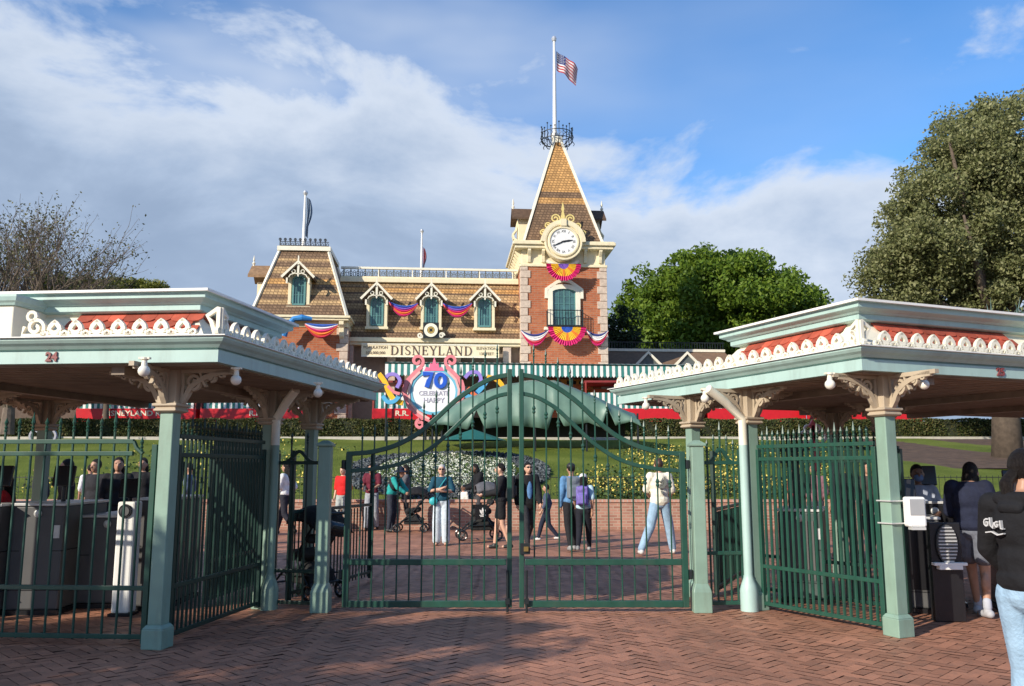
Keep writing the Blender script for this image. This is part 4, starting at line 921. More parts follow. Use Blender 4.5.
# dispenser on right post
dx,dy=3.63+.17,8.12
t=thing('hand_sanitizer_dispenser','white box dispenser strapped to the right corner post at waist height','dispenser',(dx,dy,1.0))
m=MB(); m.box(dx-.07,dx+.10,dy-.07,dy+.05,1.01,1.29); m.build('dispenser_body',mat('dispenser_white',(.8,.8,.78),.3,.02),t,bevel=.02)
m=MB(); m.box(dx-.055,dx+.085,dy-.076,dy-.069,1.12,1.27); m.build('clear_window',mat('smoky_plastic',(.35,.36,.37),.15,.05),t,bevel=.003)
m=MB(); m.box(dx-.05,dx+.08,dy-.08,dy+.0,.985,1.01); m.build('drip_tray',lgrey,t)
m=MB(); 
for z in (1.04,1.25): m.cut(); m.cbox((3.63,8.2,z),.175,.175,.012,math.atan2(.922,-.386)-PI/2)
m.build('strap',lgrey,t)
# scroll banners
def scroll_banner(px,py,D,col,colr,label):
    p=at(px,py,D); t=thing('scroll_banner',label,'banner',(p.x,D,0),0,'scroll topped banners on poles')
    P=(Vector((p.x,D,p.z)),Vector((1,0,0)),Vector((0,0,1))); s=D/850
    MB().tube([(p.x,D+.03,0),(p.x,D+.03,p.z+6*s)],.03,8).build('pole',iron,t)
    m=MB(); 
    for q in ((-7,0,6),(7,0,6),(-4,8,4),(4,8,4)): m.ring(P,(q[0]*s,q[1]*s),q[2]*s,2*s,.04,16)
    m.build('scroll_rings',colr,t)
    m=MB(); m.strip([(-3*s,10*s),(0,16*s),(3*s,10*s)],3*s,.05,P); m.strip([(0,12*s),(0,-6*s)],4*s,.04,P); m.build('scroll_spine',col,t)
    z0=p.z-6*s; 
    m=MB(); m.box(p.x-3*s,p.x+6*s,D-.01,D+.01,z0-28*s,z0); m.build('banner_cloth',col,t)
scroll_banner(813,437,13.5,mat('banner_pink',(.65,.16,.22),.6,.1),mat('ring_white',(.7,.68,.72),.5,.1),'pink banner with white scroll rings behind the right corner fence')
scroll_banner(43,436,13.5,mat('banner_violet',(.12,.10,.30),.6,.1),mat('ring_grey',(.3,.32,.36),.5,.1),'violet banner with grey scroll rings behind the left fence')
# ================================================================ GROUND, WALL, LAWN, PLANTS
paver=mat('brick_paver',(.39,.175,.105),.62,.20,.9,island=.20,bump=.25,bscale=30,dirt=.35)
m=MB(); m.add([(-400,-60,-.012),(400,-60,-.012),(400,700,-.012),(-400,700,-.012)],[(0,1,2,3)])
tag(m.build('ground',mat('paving_bed',(.16,.095,.07),.9,.15,2)),kind='structure')
# herringbone pavers, one quad slab each
def herring(x0,x1,y0,y1,s=.105):
    vs=[];fs=[]; c45=math.cos(PI/4)
    R=30; g=.0026; n=0
    span=int(max(x1-x0,y1-y0)/s)+10
    cxm,cym=(x0+x1)/2,(y0+y1)/2
    for i in range(-span,span):
        for j in range(-span,span):
            # herringbone: cells (i,j) of size s, block start pattern period 4
            k=(i-j)%4
            if k==0: a=(i*s,j*s,(i+2)*s,(j+1)*s)
            elif k==3: a=(i*s,(j)*s,(i+1)*s,(j+2)*s)
            else: continue
            mx,my=(a[0]+a[2])/2,(a[1]+a[3])/2
            X=cxm+(mx-my)*c45; Y=cym+(mx+my)*c45
            if not(x0<X<x1 and y0<Y<y1): continue
            h=.001*((i*7+j*13)%5)-.002
            cs=[(a[0]+g,a[1]+g),(a[2]-g,a[1]+g),(a[2]-g,a[3]-g),(a[0]+g,a[3]-g)]
            t1=random.uniform(-.0016,.0016);t2=random.uniform(-.0016,.0016)
            b=len(vs)
            for q,(ax,ay) in enumerate(cs): vs.append((cxm+(ax-ay)*c45,cym+(ax+ay)*c45,h+(t1 if q in(0,1) else -t1)+(t2 if q in (0,3) else -t2)))
            fs.append((b,b+1,b+2,b+3))
    return vs,fs
vs_,fs_=herring(-12,12,4,15)
m=MB(); m.v=vs_;m.f=fs_;m.m=[0]*len(fs_); 
tag(m.build('paving',paver),kind='structure')
vs_,fs_=herring(-17,17,15.0,23,.21)
m=MB(); m.v=vs_;m.f=fs_;m.m=[0]*len(fs_); tag(m.build('paving',paver),kind='structure')
# lawn mound
DW=22.3; WZ=.76
def lz(y,x=0):
    if y<DW+.3: return .70
    if y<39: t=(y-DW-.3)/(39-DW-.3); return .70+2.38*(t**.93)
    return 3.08
m=MB(); ys=[DW+.25+i*.6 for i in range(29)]+[41,60,120]; xs=[-60+i*2 for i in range(61)]
def gzr(x,y): return lz(y)+ (.05*sin(x*.7+y*.4) if 23<y<38 else 0)
for y in ys:
    for x in xs: m.v.append((x,y,gzr(x,y)))
nx=len(xs)
for j in range(len(ys)-1):
    for i in range(nx-1): m.f.append((j*nx+i,j*nx+i+1,(j+1)*nx+i+1,(j+1)*nx+i)); m.m.append(0)
lawnm,nt_=nm('lawn_grass'); Lk=nt_.links; o_=N(nt_,'ShaderNodeOutputMaterial'); b_=N(nt_,'ShaderNodeBsdfPrincipled'); b_.inputs['Roughness'].default_value=.9; b_.inputs['Specular IOR Level'].default_value=.15; Lk.new(b_.outputs[0],o_.inputs[0])
tc=N(nt_,'ShaderNodeTexCoord'); na=N(nt_,'ShaderNodeTexNoise'); na.inputs['Scale'].default_value=.55; na.inputs['Detail'].default_value=8; Lk.new(tc.outputs['Object'],na.inputs['Vector'])
mpn=N(nt_,'ShaderNodeMapping'); mpn.inputs['Scale'].default_value=(9,3,3); nb_=N(nt_,'ShaderNodeTexNoise'); nb_.inputs['Scale'].default_value=3; nb_.inputs['Detail'].default_value=6; Lk.new(tc.outputs['Object'],mpn.inputs[0]); Lk.new(mpn.outputs[0],nb_.inputs['Vector'])
av=N(nt_,'ShaderNodeMath',operation='MULTIPLY_ADD'); Lk.new(na.outputs['Fac'],av.inputs[0]); av.inputs[1].default_value=.6; 
hm=N(nt_,'ShaderNodeMath',operation='MULTIPLY'); Lk.new(nb_.outputs['Fac'],hm.inputs[0]); hm.inputs[1].default_value=.4; Lk.new(hm.outputs[0],av.inputs[2])
cr=N(nt_,'ShaderNodeValToRGB'); Lk.new(av.outputs[0],cr.inputs[0]); e=cr.color_ramp.elements; e[0].position=.33; e[0].color=(.07,.10,.014,1); e[1].position=.66; e[1].color=(.17,.20,.04,1); x=e.new(.5); x.color=(.12,.155,.024,1); Lk.new(cr.outputs[0],b_.inputs['Base Color'])
bp=N(nt_,'ShaderNodeBump'); bp.inputs['Strength'].default_value=.8; bp.inputs['Distance'].default_value=.05; Lk.new(nb_.outputs['Fac'],bp.inputs['Height']); Lk.new(bp.outputs[0],b_.inputs['Normal'])
tag(m.build('lawn',lawnm,smooth='all'),kind='structure')
# retaining wall
wb=brickmat('wall_brick',(.27,.125,.085),(.40,.21,.15),(.38,.27,.20),.22,.075,msize=.012)
t=thing('retaining_wall','long low brick retaining wall at the foot of the lawn','wall',(0,DW,0))
MB().box(-30,30,DW,DW+.28,-.05,WZ-.07).build('brickwork',wb,t)
MB().box(-30,30,DW-.04,DW+.32,WZ-.07,WZ).build('coping',brickmat('coping_brick',(.42,.2,.14),(.5,.28,.2),(.4,.34,.29),.11,.5,msize=.012),t,bevel=.01)
# low rail fence on the wall
t=thing('lawn_railing','thin low iron railing along the top of the brick wall','fence',(0,DW+.14,WZ))
m=MB(); x=-22
while x<22:
    m.tube([(x,DW+.5,WZ-.1),(x,DW+.5,WZ+.62)],.007,4); x+=.16
m.build('railing_bars',iron,t)
MB().box(-22,22,DW+.49,DW+.51,WZ+.56,WZ+.58).build('railing_rail',iron,t)
# kerb below hedge
MB().box(-30,30,37.3,37.45,lz(37.4)-.1,lz(37.4)+.10).build('lawn_kerb',mat('kerb_concrete',(.45,.42,.36),.8,.1)).__setitem__('kind','structure')
# ---- leaves
def leafobj(name,P,size,mt,parent=None,flat=.0,asp=.55):
    n=len(P); P=np.asarray(P)
    d=rng.normal(size=(n,3)); d/=np.linalg.norm(d,axis=1)[:,None]; e=rng.normal(size=(n,3)); e-= (e*d).sum(1)[:,None]*d; e/=np.linalg.norm(e,axis=1)[:,None]
    s=size*rng.uniform(.6,1.3,n)[:,None]
    a=P+d*s; b=P+e*s*asp; c=P-d*s; f=P-e*s*asp
    V=np.stack([a,b,c,f],1).reshape(-1,3)
    if parent is not None: V=V-np.array(parent.location)
    me=bpy.data.meshes.new(name); me.vertices.add(n*4); me.vertices.foreach_set('co',V.ravel().astype('f'))
    me.loops.add(n*4); me.loops.foreach_set('vertex_index',np.arange(n*4,dtype='i')); me.polygons.add(n); me.polygons.foreach_set('loop_start',np.arange(0,n*4,4,dtype='i'))
    me.update(calc_edges=True); me.materials.append(mt); o=bpy.data.objects.new(name,me); C.objects.link(o)
    if parent is not None: o.parent=parent
    return o
def clumps(blobs,ncl,per,cr_,surf=.75,squash=.8):
    vol=np.array([b[3]*b[4]*b[5] for b in blobs])**.67; pick=rng.choice(len(blobs),ncl,p=vol/vol.sum()); out=[]
    for i in pick:
        b=blobs[i]; d=rng.normal(size=3); d/=np.linalg.norm(d); r=rng.uniform(surf,1.0) if rng.random()<.8 else rng.uniform(.3,.9)
        c=np.array(b[:3])+d*np.array(b[3:])*r; rad=cr_*rng.uniform(.6,1.35)
        q=rng.normal(size=(int(per*rng.uniform(.6,1.4)),3)); q/=np.linalg.norm(q,axis=1)[:,None]; q*=(rng.uniform(0,1,(len(q),1))**.45)*rad; q[:,2]*=squash
        out.append(c+q)
    return np.concatenate(out)
bark=mat('bark',(.10,.075,.055),.9,.3,6,bump=.5)
def branches(m,p,d,L_,r,depth,spread=.55,up=.15,tips=None,kids=3):
    q=[Vector(p)]; dd=Vector(d).normalized(); n=4
    for i in range(n):
        dd=(dd+Vector((random.gauss(0,.12),random.gauss(0,.12),random.gauss(0,.08)+up*.2))).normalized(); q.append(q[-1]+dd*L_/n)
    m.tube(q,[r*(1-.35*i/n) for i in range(n+1)],5 if depth<2 else 7)
    if depth==0:
        if tips is not None: tips.append(q[-1]); tips.append(q[-2])
        return
    for k in range(kids):
        nd=(dd+Vector((random.gauss(0,spread),random.gauss(0,spread),random.gauss(0,spread*.7)+up))).normalized()
        s=q[2+k%3]; branches(m,s,nd,L_*random.uniform(.6,.85),r*.58,depth-1,spread,up,tips,kids)
def tree(label,base,trunk_h,trunk_r,blobs,ncl,per,cr_,size,mt,name='leafy_tree',surf=.72,group=None,limbs=6):
    t=thing(name,label,'tree',base,0,group); b=Vector(base)
    m=MB(); m.tube([b-Vector((0,0,.2)),b+Vector((.1,0,trunk_h*.5)),b+Vector((0,.1,trunk_h))],[trunk_r*1.35,trunk_r,trunk_r*.8],12)
    for i in range(limbs):
        bl=blobs[i%len(blobs)]; c=Vector(bl[:3])+Vector((random.uniform(-.6,.6)*bl[3],random.uniform(-.6,.6)*bl[4],random.uniform(0,.5)*bl[5]))
        s=b+Vector((0,.05,trunk_h*.95)); mid=s.lerp(c,.5)+Vector((0,0,-.4)); m.tube([s-Vector((0,0,.3)),mid,c],[trunk_r*.6,trunk_r*.35,trunk_r*.1],7)
    m.build('trunk',bark,t,smooth='all')
    leafobj('crown',clumps(blobs,ncl,per,cr_,surf),size,mt,t)
    return t
lf_round=leafmat('leaf_bright',(.065,.125,.012),(.115,.19,.018),(.19,.27,.03),.35)
lf_oak=leafmat('leaf_olive',(.12,.14,.05),(.21,.225,.09),(.34,.34,.17),.38)
lf_hedge=leafmat('leaf_hedge',(.035,.055,.015),(.07,.085,.022),(.14,.115,.04),.15)
lf_dark=leafmat('leaf_dark',(.012,.03,.012),(.02,.045,.016),(.04,.07,.02),.15)
lf_yel=leafmat('leaf_yellow_green',(.11,.13,.02),(.18,.20,.03),(.27,.26,.06),.25)
lf_sparse=leafmat('leaf_sparse',(.08,.09,.03),(.13,.13,.05),(.2,.18,.09),.25)
# round tree behind the station
def P3(px,py,D): p=at(px,py,D); return (p.x,p.y,p.z)
D=62; k=D/835
bl=[]
for px,py,rx,rz in ((722,322,92,58),(722,312,70,55),(785,300,34,32),(660,300,38,36),(665,320,48,42),(775,318,48,42),(700,290,48,36),(745,290,46,37),(640,338,30,32),(805,322,24,30),(690,350,70,40),(760,350,70,40)):
    p=P3(px,py,D); bl.append((p[0],p[1]+random.uniform(-1,1),p[2],rx*k,rx*k*.9,rz*k))
p=P3(720,400,D); tree('big rounded bright green tree beyond the right wing of the station',(p[0],D,3.0),4,.5,bl,950,130,1.0,.17,lf_round,surf=.86)
bl=[(*P3(625,335,52),1.3,1.2,2.3),(*P3(618,355,52),1.2,1.2,1.5)]
tree('narrow dark green tree between the clock tower and the round tree',(P3(622,380,52)[0],52,3.0),3,.2,bl,60,110,.55,.11,lf_dark,surf=.5)
# large oak right
D=31; k=D/820; bl=[]
for px,py,rx,rz in ((965,200,62,72),(925,235,48,50),(1010,150,62,58),(1040,220,80,90),(905,280,40,40),(960,285,60,40),(890,262,26,26),(945,165,34,34),(1020,290,70,60),(1090,170,80,90),(985,120,34,28)):
    p=P3(px,py,D); bl.append((p[0],p[1]+random.uniform(-1,1),p[2],rx*k,rx*k,rz*k))
tree('huge olive green oak towering above the right entrance canopy',(P3(1006,440,D)[0],D,lz(D)-.1),5,.42,bl,900,230,.66,.072,lf_oak,surf=.72,limbs=11)
# blue agave-like conifer tuft above right canopy
t=thing('spiky_blue_tree','blue green spiky leaved tree just showing above the right canopy','tree',(12.0,19,0))
m=MB(); m.tube([(12.0,19,0),(12.0,19,4.4)],[.16,.1],8); m.build('trunk',bark,t)
m=MB()
for i in range(170):
    a=random.uniform(0,2*PI); e=random.uniform(-.2,1.45); L_=random.uniform(.7,1.15); c=Vector((12.0+random.uniform(-1.2,1.2),19+random.uniform(-.5,.5),4.45)); d=Vector((cos(a)*cos(e),sin(a)*cos(e),sin(e)))
    m.tube([c,c+d*L_*.5,c+d*L_+Vector((0,0,-.08))],[.02,.025,.002],3)
m.build('crown',leafmat('leaf_blue',(.06,.12,.11),(.09,.16,.15),(.14,.22,.2),.1),t)
# bare tree left
D=36; p=P3(30,300,D); t=thing('sparse_tree','nearly bare tree with fine twigs above the left canopy roof','tree',(p[0]-.5,D,3))
m=MB(); tips=[]; b=Vector((p[0]-.5,D,3))
for i in range(9):
    a=i*.7; branches(m,b+Vector((0,0,1.0)),(cos(a)*.55,sin(a)*.5,1.0),3.35,.12,5,.42,.16,tips,3)
m.tube([b,b+Vector((0,0,1.3))],[.3,.22],10); m.build('trunk',mat('bark_grey',(.15,.115,.09),.9,.3,6),t)
tp=np.array([tuple(q) for q in tips]); tp=np.repeat(tp,2,0)+rng.normal(scale=.22,size=(len(tp)*2,3)); leafobj('crown',tp,.06,lf_sparse,t)
# low green trees left
for px0,px1,D,ptop,lb in ((30,100,40,281,'yellow green treetop nearest the bare tree above the left canopy roof'),(95,130,41,284,'small yellow green treetop in the middle above the left canopy roof'),(122,172,42,286.5,'low yellow green treetop on the right above the left canopy roof')):
    c=P3((px0+px1)/2,ptop+14,D); r=(px1-px0)/2*D/830; tree(lb,(c[0],D,3),2.0,.15,[(c[0],c[1],c[2]-.2,r,1.5,1.3),(c[0]-r*.5,c[1],c[2]+.1,r*.5,1,.85),(c[0]+r*.5,c[1],c[2]+.05,r*.5,1,.8)],130,120,.38,.07,lf_yel,surf=.7,group='treetops above the left canopy roof')
# hedge
def hedge(x0,x1,y0,y1,z0,z1,label,n):
    t=thing('clipped_hedge',label,'hedge',((x0+x1)/2,y0,z0)); 
    MB().box(x0+.1,x1-.1,y0+.12,y1-.1,z0-.3,z1-.12).build('dark_core',mat('hedge_inside',(.02,.025,.01),.95,.3),t)  # near-black box inside the hedge; darkness between the leaves is in its colour
    a=rng.uniform(size=(n,3)); P=np.empty((n,3)); P[:,0]=x0+(x1-x0)*a[:,0]
    top=rng.random(n)<.3; P[:,1]=np.where(top,y0+(y1-y0)*a[:,1],y0+.12*a[:,1]**2*2); P[:,2]=np.where(top,z1-.08*a[:,2],z0+(z1-z0)*a[:,2])
    P[:,1]+=.07*np.sin(P[:,0]*2.3)+.05*np.sin(P[:,0]*5.1+P[:,2]*4); P[:,2]+=.03*np.sin(P[:,0]*3.1)
    leafobj('foliage',P,.05,lf_hedge,t); return t
hedge(-27,28,38,39.2,lz(38)-.1,3.80,'long clipped hedge in front of the red train',74000)
# pale stump/trunk right
p=P3(1003,440,35.5); t=thing('pale_tree_trunk','pale sunlit bare tree trunk stub standing beside the hedge on the right','tree trunk',(p[0],35.5,lz(35.5)))
m=MB(); b=Vector((p[0],35.5,lz(35.5)-.1)); m.tube([b,b+Vector((-.1,0,.6)),b+Vector((-.05,0,1.25))],[.28,.24,.2],10); m.tube([b+Vector((-.1,0,.5)),b+Vector((.35,0,.9)),b+Vector((.55,0,1.0))],[.14,.12,.08],8); m.build('trunk',mat('pale_bark',(.55,.45,.34),.85,.2,8,bump=.5),t,smooth='all')
# mulch slope patch
m=MB(); m.add([(13.5,28,lz(28)+.02),(22,28,lz(28)+.04),(22,37,lz(37)+.04),(15,37,lz(37)+.03)],[(0,1,2,3)]); tag(m.build('mulch',mat('mulch_brown',(.09,.055,.035),.95,.3,3,bump=.6)),kind='structure')
# flower bed in the middle of the lawn: white flowers in an oval, grey-blue edging plants
bc=at(452,470,26.5)
def onlawn(px,py):
    r=ray(px,py); D=23.
    for _ in range(60):
        z=CH+r[2]/r[1]*D
        if z<=lz(D) or D>38: break
        D+=.25
    return r[0]/r[1]*D,D,lz(D)
def inoval(n,cx_,cy_,rx,ry,lo=0,hi=1):
    out=[]
    while len(out)<n:
        a=random.uniform(0,2*PI); r=math.sqrt(random.uniform(lo*lo,hi*hi)); x,y=cx_+rx*r*cos(a),cy_+ry*r*sin(a)
        out.append((x,y,gzr(x,y)))
    return out
bx_,by_,_=onlawn(448,472); rx=2.2; ry=4.0
wf=mat('flower_white',(.60,.62,.52),.7,.1,island=.15); gb=mat('foliage_grey_blue',(.09,.105,.115),.85,.2,island=.3); lg=mat('foliage_green',(.05,.09,.02),.8,.2,island=.35)
def flowerbed(name,label,pts,size,mt,h=.16,cat='flower bed'):
    P=np.array([(x,y,z+random.uniform(.03,h)) for x,y,z in pts]); o=leafobj(name,P,size,mt,asp=.8); tag(o,label,cat,kind='stuff'); return o
flowerbed('white_flowers','oval bed of white flowers in the middle of the lawn',inoval(12500,bx_,by_,rx,ry,.0,1),.035,wf)
flowerbed('grey_edging_plants','ring of grey blue low plants round the white flower bed',inoval(12000,bx_,by_,rx*1.5,ry*1.2,.72,1),.06,gb,.12)
flowerbed('green_ground_plants','low green plants scattered among the white flowers',inoval(9000,bx_,by_,rx,ry,0,1.0),.045,lg,.16)
pts=[];fol=[]
for i in range(260):
    x,y=random.uniform(1.2,9.5),random.uniform(23,34) if random.random()<.5 else random.uniform(23,25)
    x+=(y-23)*.35
    for k in range(random.randint(4,22)): 
        a,b=x+random.gauss(0,.22),y+random.gauss(0,.18); pts.append((a,b,gzr(a,b)))
    for k in range(30): a,b=x+random.gauss(0,.3),y+random.gauss(0,.22); fol.append((a,b,gzr(a,b)))
for i in range(90):
    x,y=random.uniform(-14,-6),random.uniform(23,36)
    for k in range(random.randint(3,12)): a,b=x+random.gauss(0,.25),y+random.gauss(0,.2); pts.append((a,b,gzr(a,b)))
    for k in range(25): a,b=x+random.gauss(0,.3),y+random.gauss(0,.22); fol.append((a,b,gzr(a,b)))
flowerbed('yellow_flowers','drifts of yellow flowers on the lawn behind the gates',pts,.036,mat('flower_yellow',(.70,.55,.12),.7,.15,island=.3),.26)
flowerbed('flower_foliage','dark green foliage under the yellow flower drifts',fol,.05,lg,.22)
# shade tree outside the frame on the left, its dappled shade falls over the paving
bl=[(-11,.5,5.0,1.5,1.3,.9),(-9.6,-.2,5.5,1.1,1.1,.7),(-12.5,1.0,4.8,1.4,1.0,.8),(-10.3,-1.4,5.4,1.2,1.0,.6)]
tree('street tree of loose foliage on the near left of the entrance plaza',(-11.5,0,0),3.6,.14,bl,85,110,.45,.09,lf_oak,surf=.3)
# ================================================================ TRAIN, SIGN, TARP
wtr=at(500,400,42)[1]
letr=mat('lettering_cream',(.72,.66,.5),.5,.05)
ty=41.3; z0=3.35
def coach(x0,x1,label,txt=None,stripe=True):
    t=thing('train_coach',label,'train',((x0+x1)/2,ty,3.1),0,'red coaches of the train')
    zr0=SZt(418.5); zr1=SZt(408.5); zs1=SZt(392.5)
    MB().box(x0,x1,ty,ty+2.2,zr0-.25,zr1).build('coach_side',redp,t,bevel=.02)
    MB().box(x0,x1,ty+.02,ty+2.18,zs1+.5,zs1+.6).build('coach_roof',mat('coach_roof_red',(.25,.03,.03),.5,.1),t)
    m=MB(); x=x0+.15;k=0
    while x<x1-.2:
        if (k//7)%2==0 or not stripe or True:
            m.box(x,x+.13,ty+.06,ty+.08,zr1,zs1,0 if k%2 else 1)
        x+=.14;k+=1
    m.build('striped_side_curtain',[wt,wg],t)
    m=MB(); n=int((x1-x0)/2.2)
    for k in range(n+1): m.cut(); xx=x0+.05+(x1-x0-.1)*k/n; m.box(xx-.04,xx+.04,ty+.0,ty+.05,zr1,zs1+.5)
    m.build('coach_post',mat('coach_post',(.3,.04,.03),.5,.1),t)
    for k in range(2): 
        xx=x0+(x1-x0)*(.2+.6*k); m=MB(); m.lathe((0,0,0),[(.3,0),(.3,.08)],16); m.v=[(xx+a,ty-.02+c,zr0-.35+b) for a,b,c in m.v]; m.build('wheel',iron,t)
    if txt:
        m=MB(); text_mesh(m,txt,.36,(Vector(((x0+x1)/2,ty-.012,(zr0+zr1)/2)),Vector((1,0,0)),Vector((0,0,1))),.012,bold=.006,sx=1.15); m.build('coach_lettering',letr,t)
def SZt(py): r=ray(500,py); return CH+r[2]/r[1]*ty
def SX(px): r=ray(px,410); return r[0]/r[1]*ty
coach(SX(76),SX(196),'red open coach with striped curtains and company lettering, behind the left canopy','DISNEYLAND R.R.')
coach(SX(200),SX(312),'red open coach with striped curtains, second from the left','R.R.')
coach(SX(372),SX(432),'red open coach end showing left of the round celebration sign','R.R.')
coach(SX(585),SX(704),'red open coach with striped curtains below the clock tower')
coach(SX(708),SX(806),'red coach seen between the right canopy posts')
coach(SX(822),SX(922),'red coach at the far right behind the corner fence')
t=thing('platform_lamp_box','orange platform light box with white lamp heads behind the right fence','lamp box',(SX(814),ty-1,3.1)); m=MB(); m.box(SX(803),SX(822),ty-1,ty-.8,SZt(417),SZt(409)); m.build('box_body',mat('lamp_orange',(.7,.16,.03),.5,.1),t)
for px in (801,823): MB().ell((SX(px),ty-1.05,SZt(412)),.14,12).build('lamp_head',white,t,smooth='all')
# round celebration sign
SDp=37.0
def sp_(px,py): p=at(px,py,SDp); return (p.x,p.z)
t=thing('celebration_sign','round white celebration sign with blue seventy in a pink scroll frame','sign',(sp_(434,400)[0],SDp,lz(SDp)))
c0=sp_(434,392); s=SDp/836
pk=mat('sign_pink',(.72,.22,.25),.45,.08); lp=mat('sign_peach',(.8,.45,.42),.45,.08); cy=mat('sign_cyan',(.15,.45,.60),.45,.08)
P=(Vector((c0[0],SDp,c0[1])),Vector((1,0,0)),Vector((0,0,1)))
def q(px,py): return ((px-434)*s,(392-py)*s)
MB().pl([(22.5*s*cos(2*PI*i/40),21*s*sin(2*PI*i/40)) for i in range(40)],.10,P).build('sign_board',mat('sign_white',(.80,.80,.82),.35,.03),t)
m=MB(); m.ring(P,(0,0),23*s,3*s,.16,40,ry=21.5*s); m.build('sign_rim',cy,t)
m=MB()
for sg in (-1,1):
    f=lambda L: [(sg*a,b) for a,b in L]
    m.strip(f([(2*s,-30*s),(14*s,-24*s),(24*s,-15*s),(30*s,0),(27*s,10*s),(19*s,19*s),(13*s,25*s)]+[(a,b) for a,b in spir(17*s,31*s,6.5*s,1.2,-PI*.7,-1)]),[2*s,3.5*s,4.5*s,5*s,5*s,4.5*s,4*s]+[3*s]*21,.2,P)
    m.strip(f([(8*s,-26*s),(14*s,-27*s)]+spir(13*s,-32*s,5*s,1.2,PI/2,-1)),3*s,.18,P)
m.build('scroll_frame',pk,t)
m=MB()
for sg in (-1,1): m.strip([(sg*a*s,b*s) for a,b in ((4,-27),(15,-20),(24,-10),(25,2),(22,12),(14,20))],2.2*s,.24,P)
m.build('inner_scroll',lp,t)
m=MB(); m.pl([(-10*s,21*s),(-8*s,25*s),(-5*s,24*s),(-4*s,29*s),(-2*s,28*s),(0,35*s),(2*s,28*s),(4*s,29*s),(5*s,24*s),(8*s,25*s),(10*s,21*s)],.2,P); m.build('pointed_crown',mat('crown_pink',(.8,.16,.28),.45,.08),t)
m=MB(); Pf=(Vector((c0[0],SDp-.10,c0[1])),Vector((1,0,0)),Vector((0,0,1)))
T=4.4*s
m.strip([(-11*s,18*s),(-2*s,18*s),(-5*s,11*s),(-7*s,4.5*s)],[T,T,T,T],.10,Pf); m.strip([(s*(6.5+4.6*cos(2*PI*i/20)),s*(11.3+6.2*sin(2*PI*i/20))) for i in range(20)],T*.85,.10,Pf,closed=True)
m.build('seventy_numeral',mat('numeral_blue',(.02,.10,.55),.3,.08),t)
m=MB(); P7=(Vector((c0[0],SDp-.075,c0[1])),Vector((1,0,0)),Vector((0,0,1)))
m.strip([(-11*s,18*s),(-2*s,18*s),(-5*s,11*s),(-7*s,4.5*s)],T*1.35,.03,P7); m.strip([(s*(6.5+4.6*cos(2*PI*i/20)),s*(11.3+6.2*sin(2*PI*i/20))) for i in range(20)],T*1.2,.03,P7,closed=True); m.build('numeral_outline',mat('outline_grey',(.45,.50,.65),.4,.05),t)
m=MB(); Pt=(Vector((c0[0],SDp-.06,c0[1]-1.5*s)),Vector((1,0,0)),Vector((0,0,1))); text_mesh(m,'CELEBRATE',6.2*s,Pt,.02,bold=.004,sx=.95); Pt=(Vector((c0[0],SDp-.06,c0[1]-8.5*s)),Vector((1,0,0)),Vector((0,0,1))); text_mesh(m,'HAPPY',7*s,Pt,.02,bold=.004)
m.build('sign_lettering',mat('lettering_silver',(.42,.40,.48),.4,.05),t)
m=MB()
for dx in (-8,8): m.cut(); m.tube([(c0[0]+dx*s,SDp+.12,lz(SDp)-.3),(c0[0]+dx*s,SDp+.12,c0[1])],.05,8)
m.build('sign_pole',iron,t)
# ribbons
def ribbon(label,segs,D=36.6):
    t=thing('ribbon_sculpture',label,'sculpture',(at(segs[0][0][0][0],420,D).x,D,lz(D)),0,'coloured ribbon sculptures beside the round sign')
    for pts,w_,col,nm_ in segs:
        P=(Vector((0,D,0)),Vector((1,0,0)),Vector((0,0,1))); pp=[]
        # smooth curve through the points
        Q=[at(a,b,D) for a,b in pts]; Q=[(v.x,v.z) for v in Q]
        for i in range(len(Q)-1):
            p0=Q[max(i-1,0)];p1=Q[i];p2=Q[i+1];p3=Q[min(i+2,len(Q)-1)]
            for k in range(6):
                t_=k/6; pp.append(tuple(.5*((2*p1[j])+(-p0[j]+p2[j])*t_+(2*p0[j]-5*p1[j]+4*p2[j]-p3[j])*t_**2+(-p0[j]+3*p1[j]-3*p2[j]+p3[j])*t_**3) for j in (0,1)))
        pp.append(Q[-1]); MB().strip(pp,w_*D/836,.22,P).build(nm_,col,t)
        D-=.12
    MB().tube([(at(segs[0][0][0][0],420,D).x,D+.6,lz(D)),(at(segs[0][0][0][0],420,D).x,D+.6,at(0,385,D).z)],.05,6).build('support_pole',iron,t)
rp=mat('ribbon_purple',(.28,.20,.60),.45,.08); ry_=mat('ribbon_yellow',(.85,.48,.02),.45,.08); rb=mat('ribbon_blue',(.08,.38,.65),.45,.08); ro=mat('ribbon_orange',(.75,.16,.05),.45,.08)
ribbon('purple, yellow and blue curling ribbons left of the round sign',[([(384,381),(389,375),(396,375),(400,381),(397,388)],3.5,rp,'purple_ribbon'),([(379,374),(385,382),(390,394),(396,401),(403,403)],5,ry_,'yellow_ribbon'),([(383,396),(388,402),(395,401),(401,394)],4,rb,'blue_ribbon'),([(388,386),(394,392),(400,394)],3,pk,'pink_ribbon')])
ribbon('purple, yellow and blue curling ribbons right of the round sign',[([(465,378),(470,373),(478,373),(481,380),(477,387)],3.5,rp,'purple_ribbon'),([(462,392),(470,397),(480,390),(487,381)],4.5,rb,'blue_ribbon'),([(487,377),(497,380),(503,388),(499,394)],4.5,ry_,'yellow_ribbon'),([(468,388),(476,396),(486,398),(497,392)],4,ro,'orange_ribbon')],36.4)
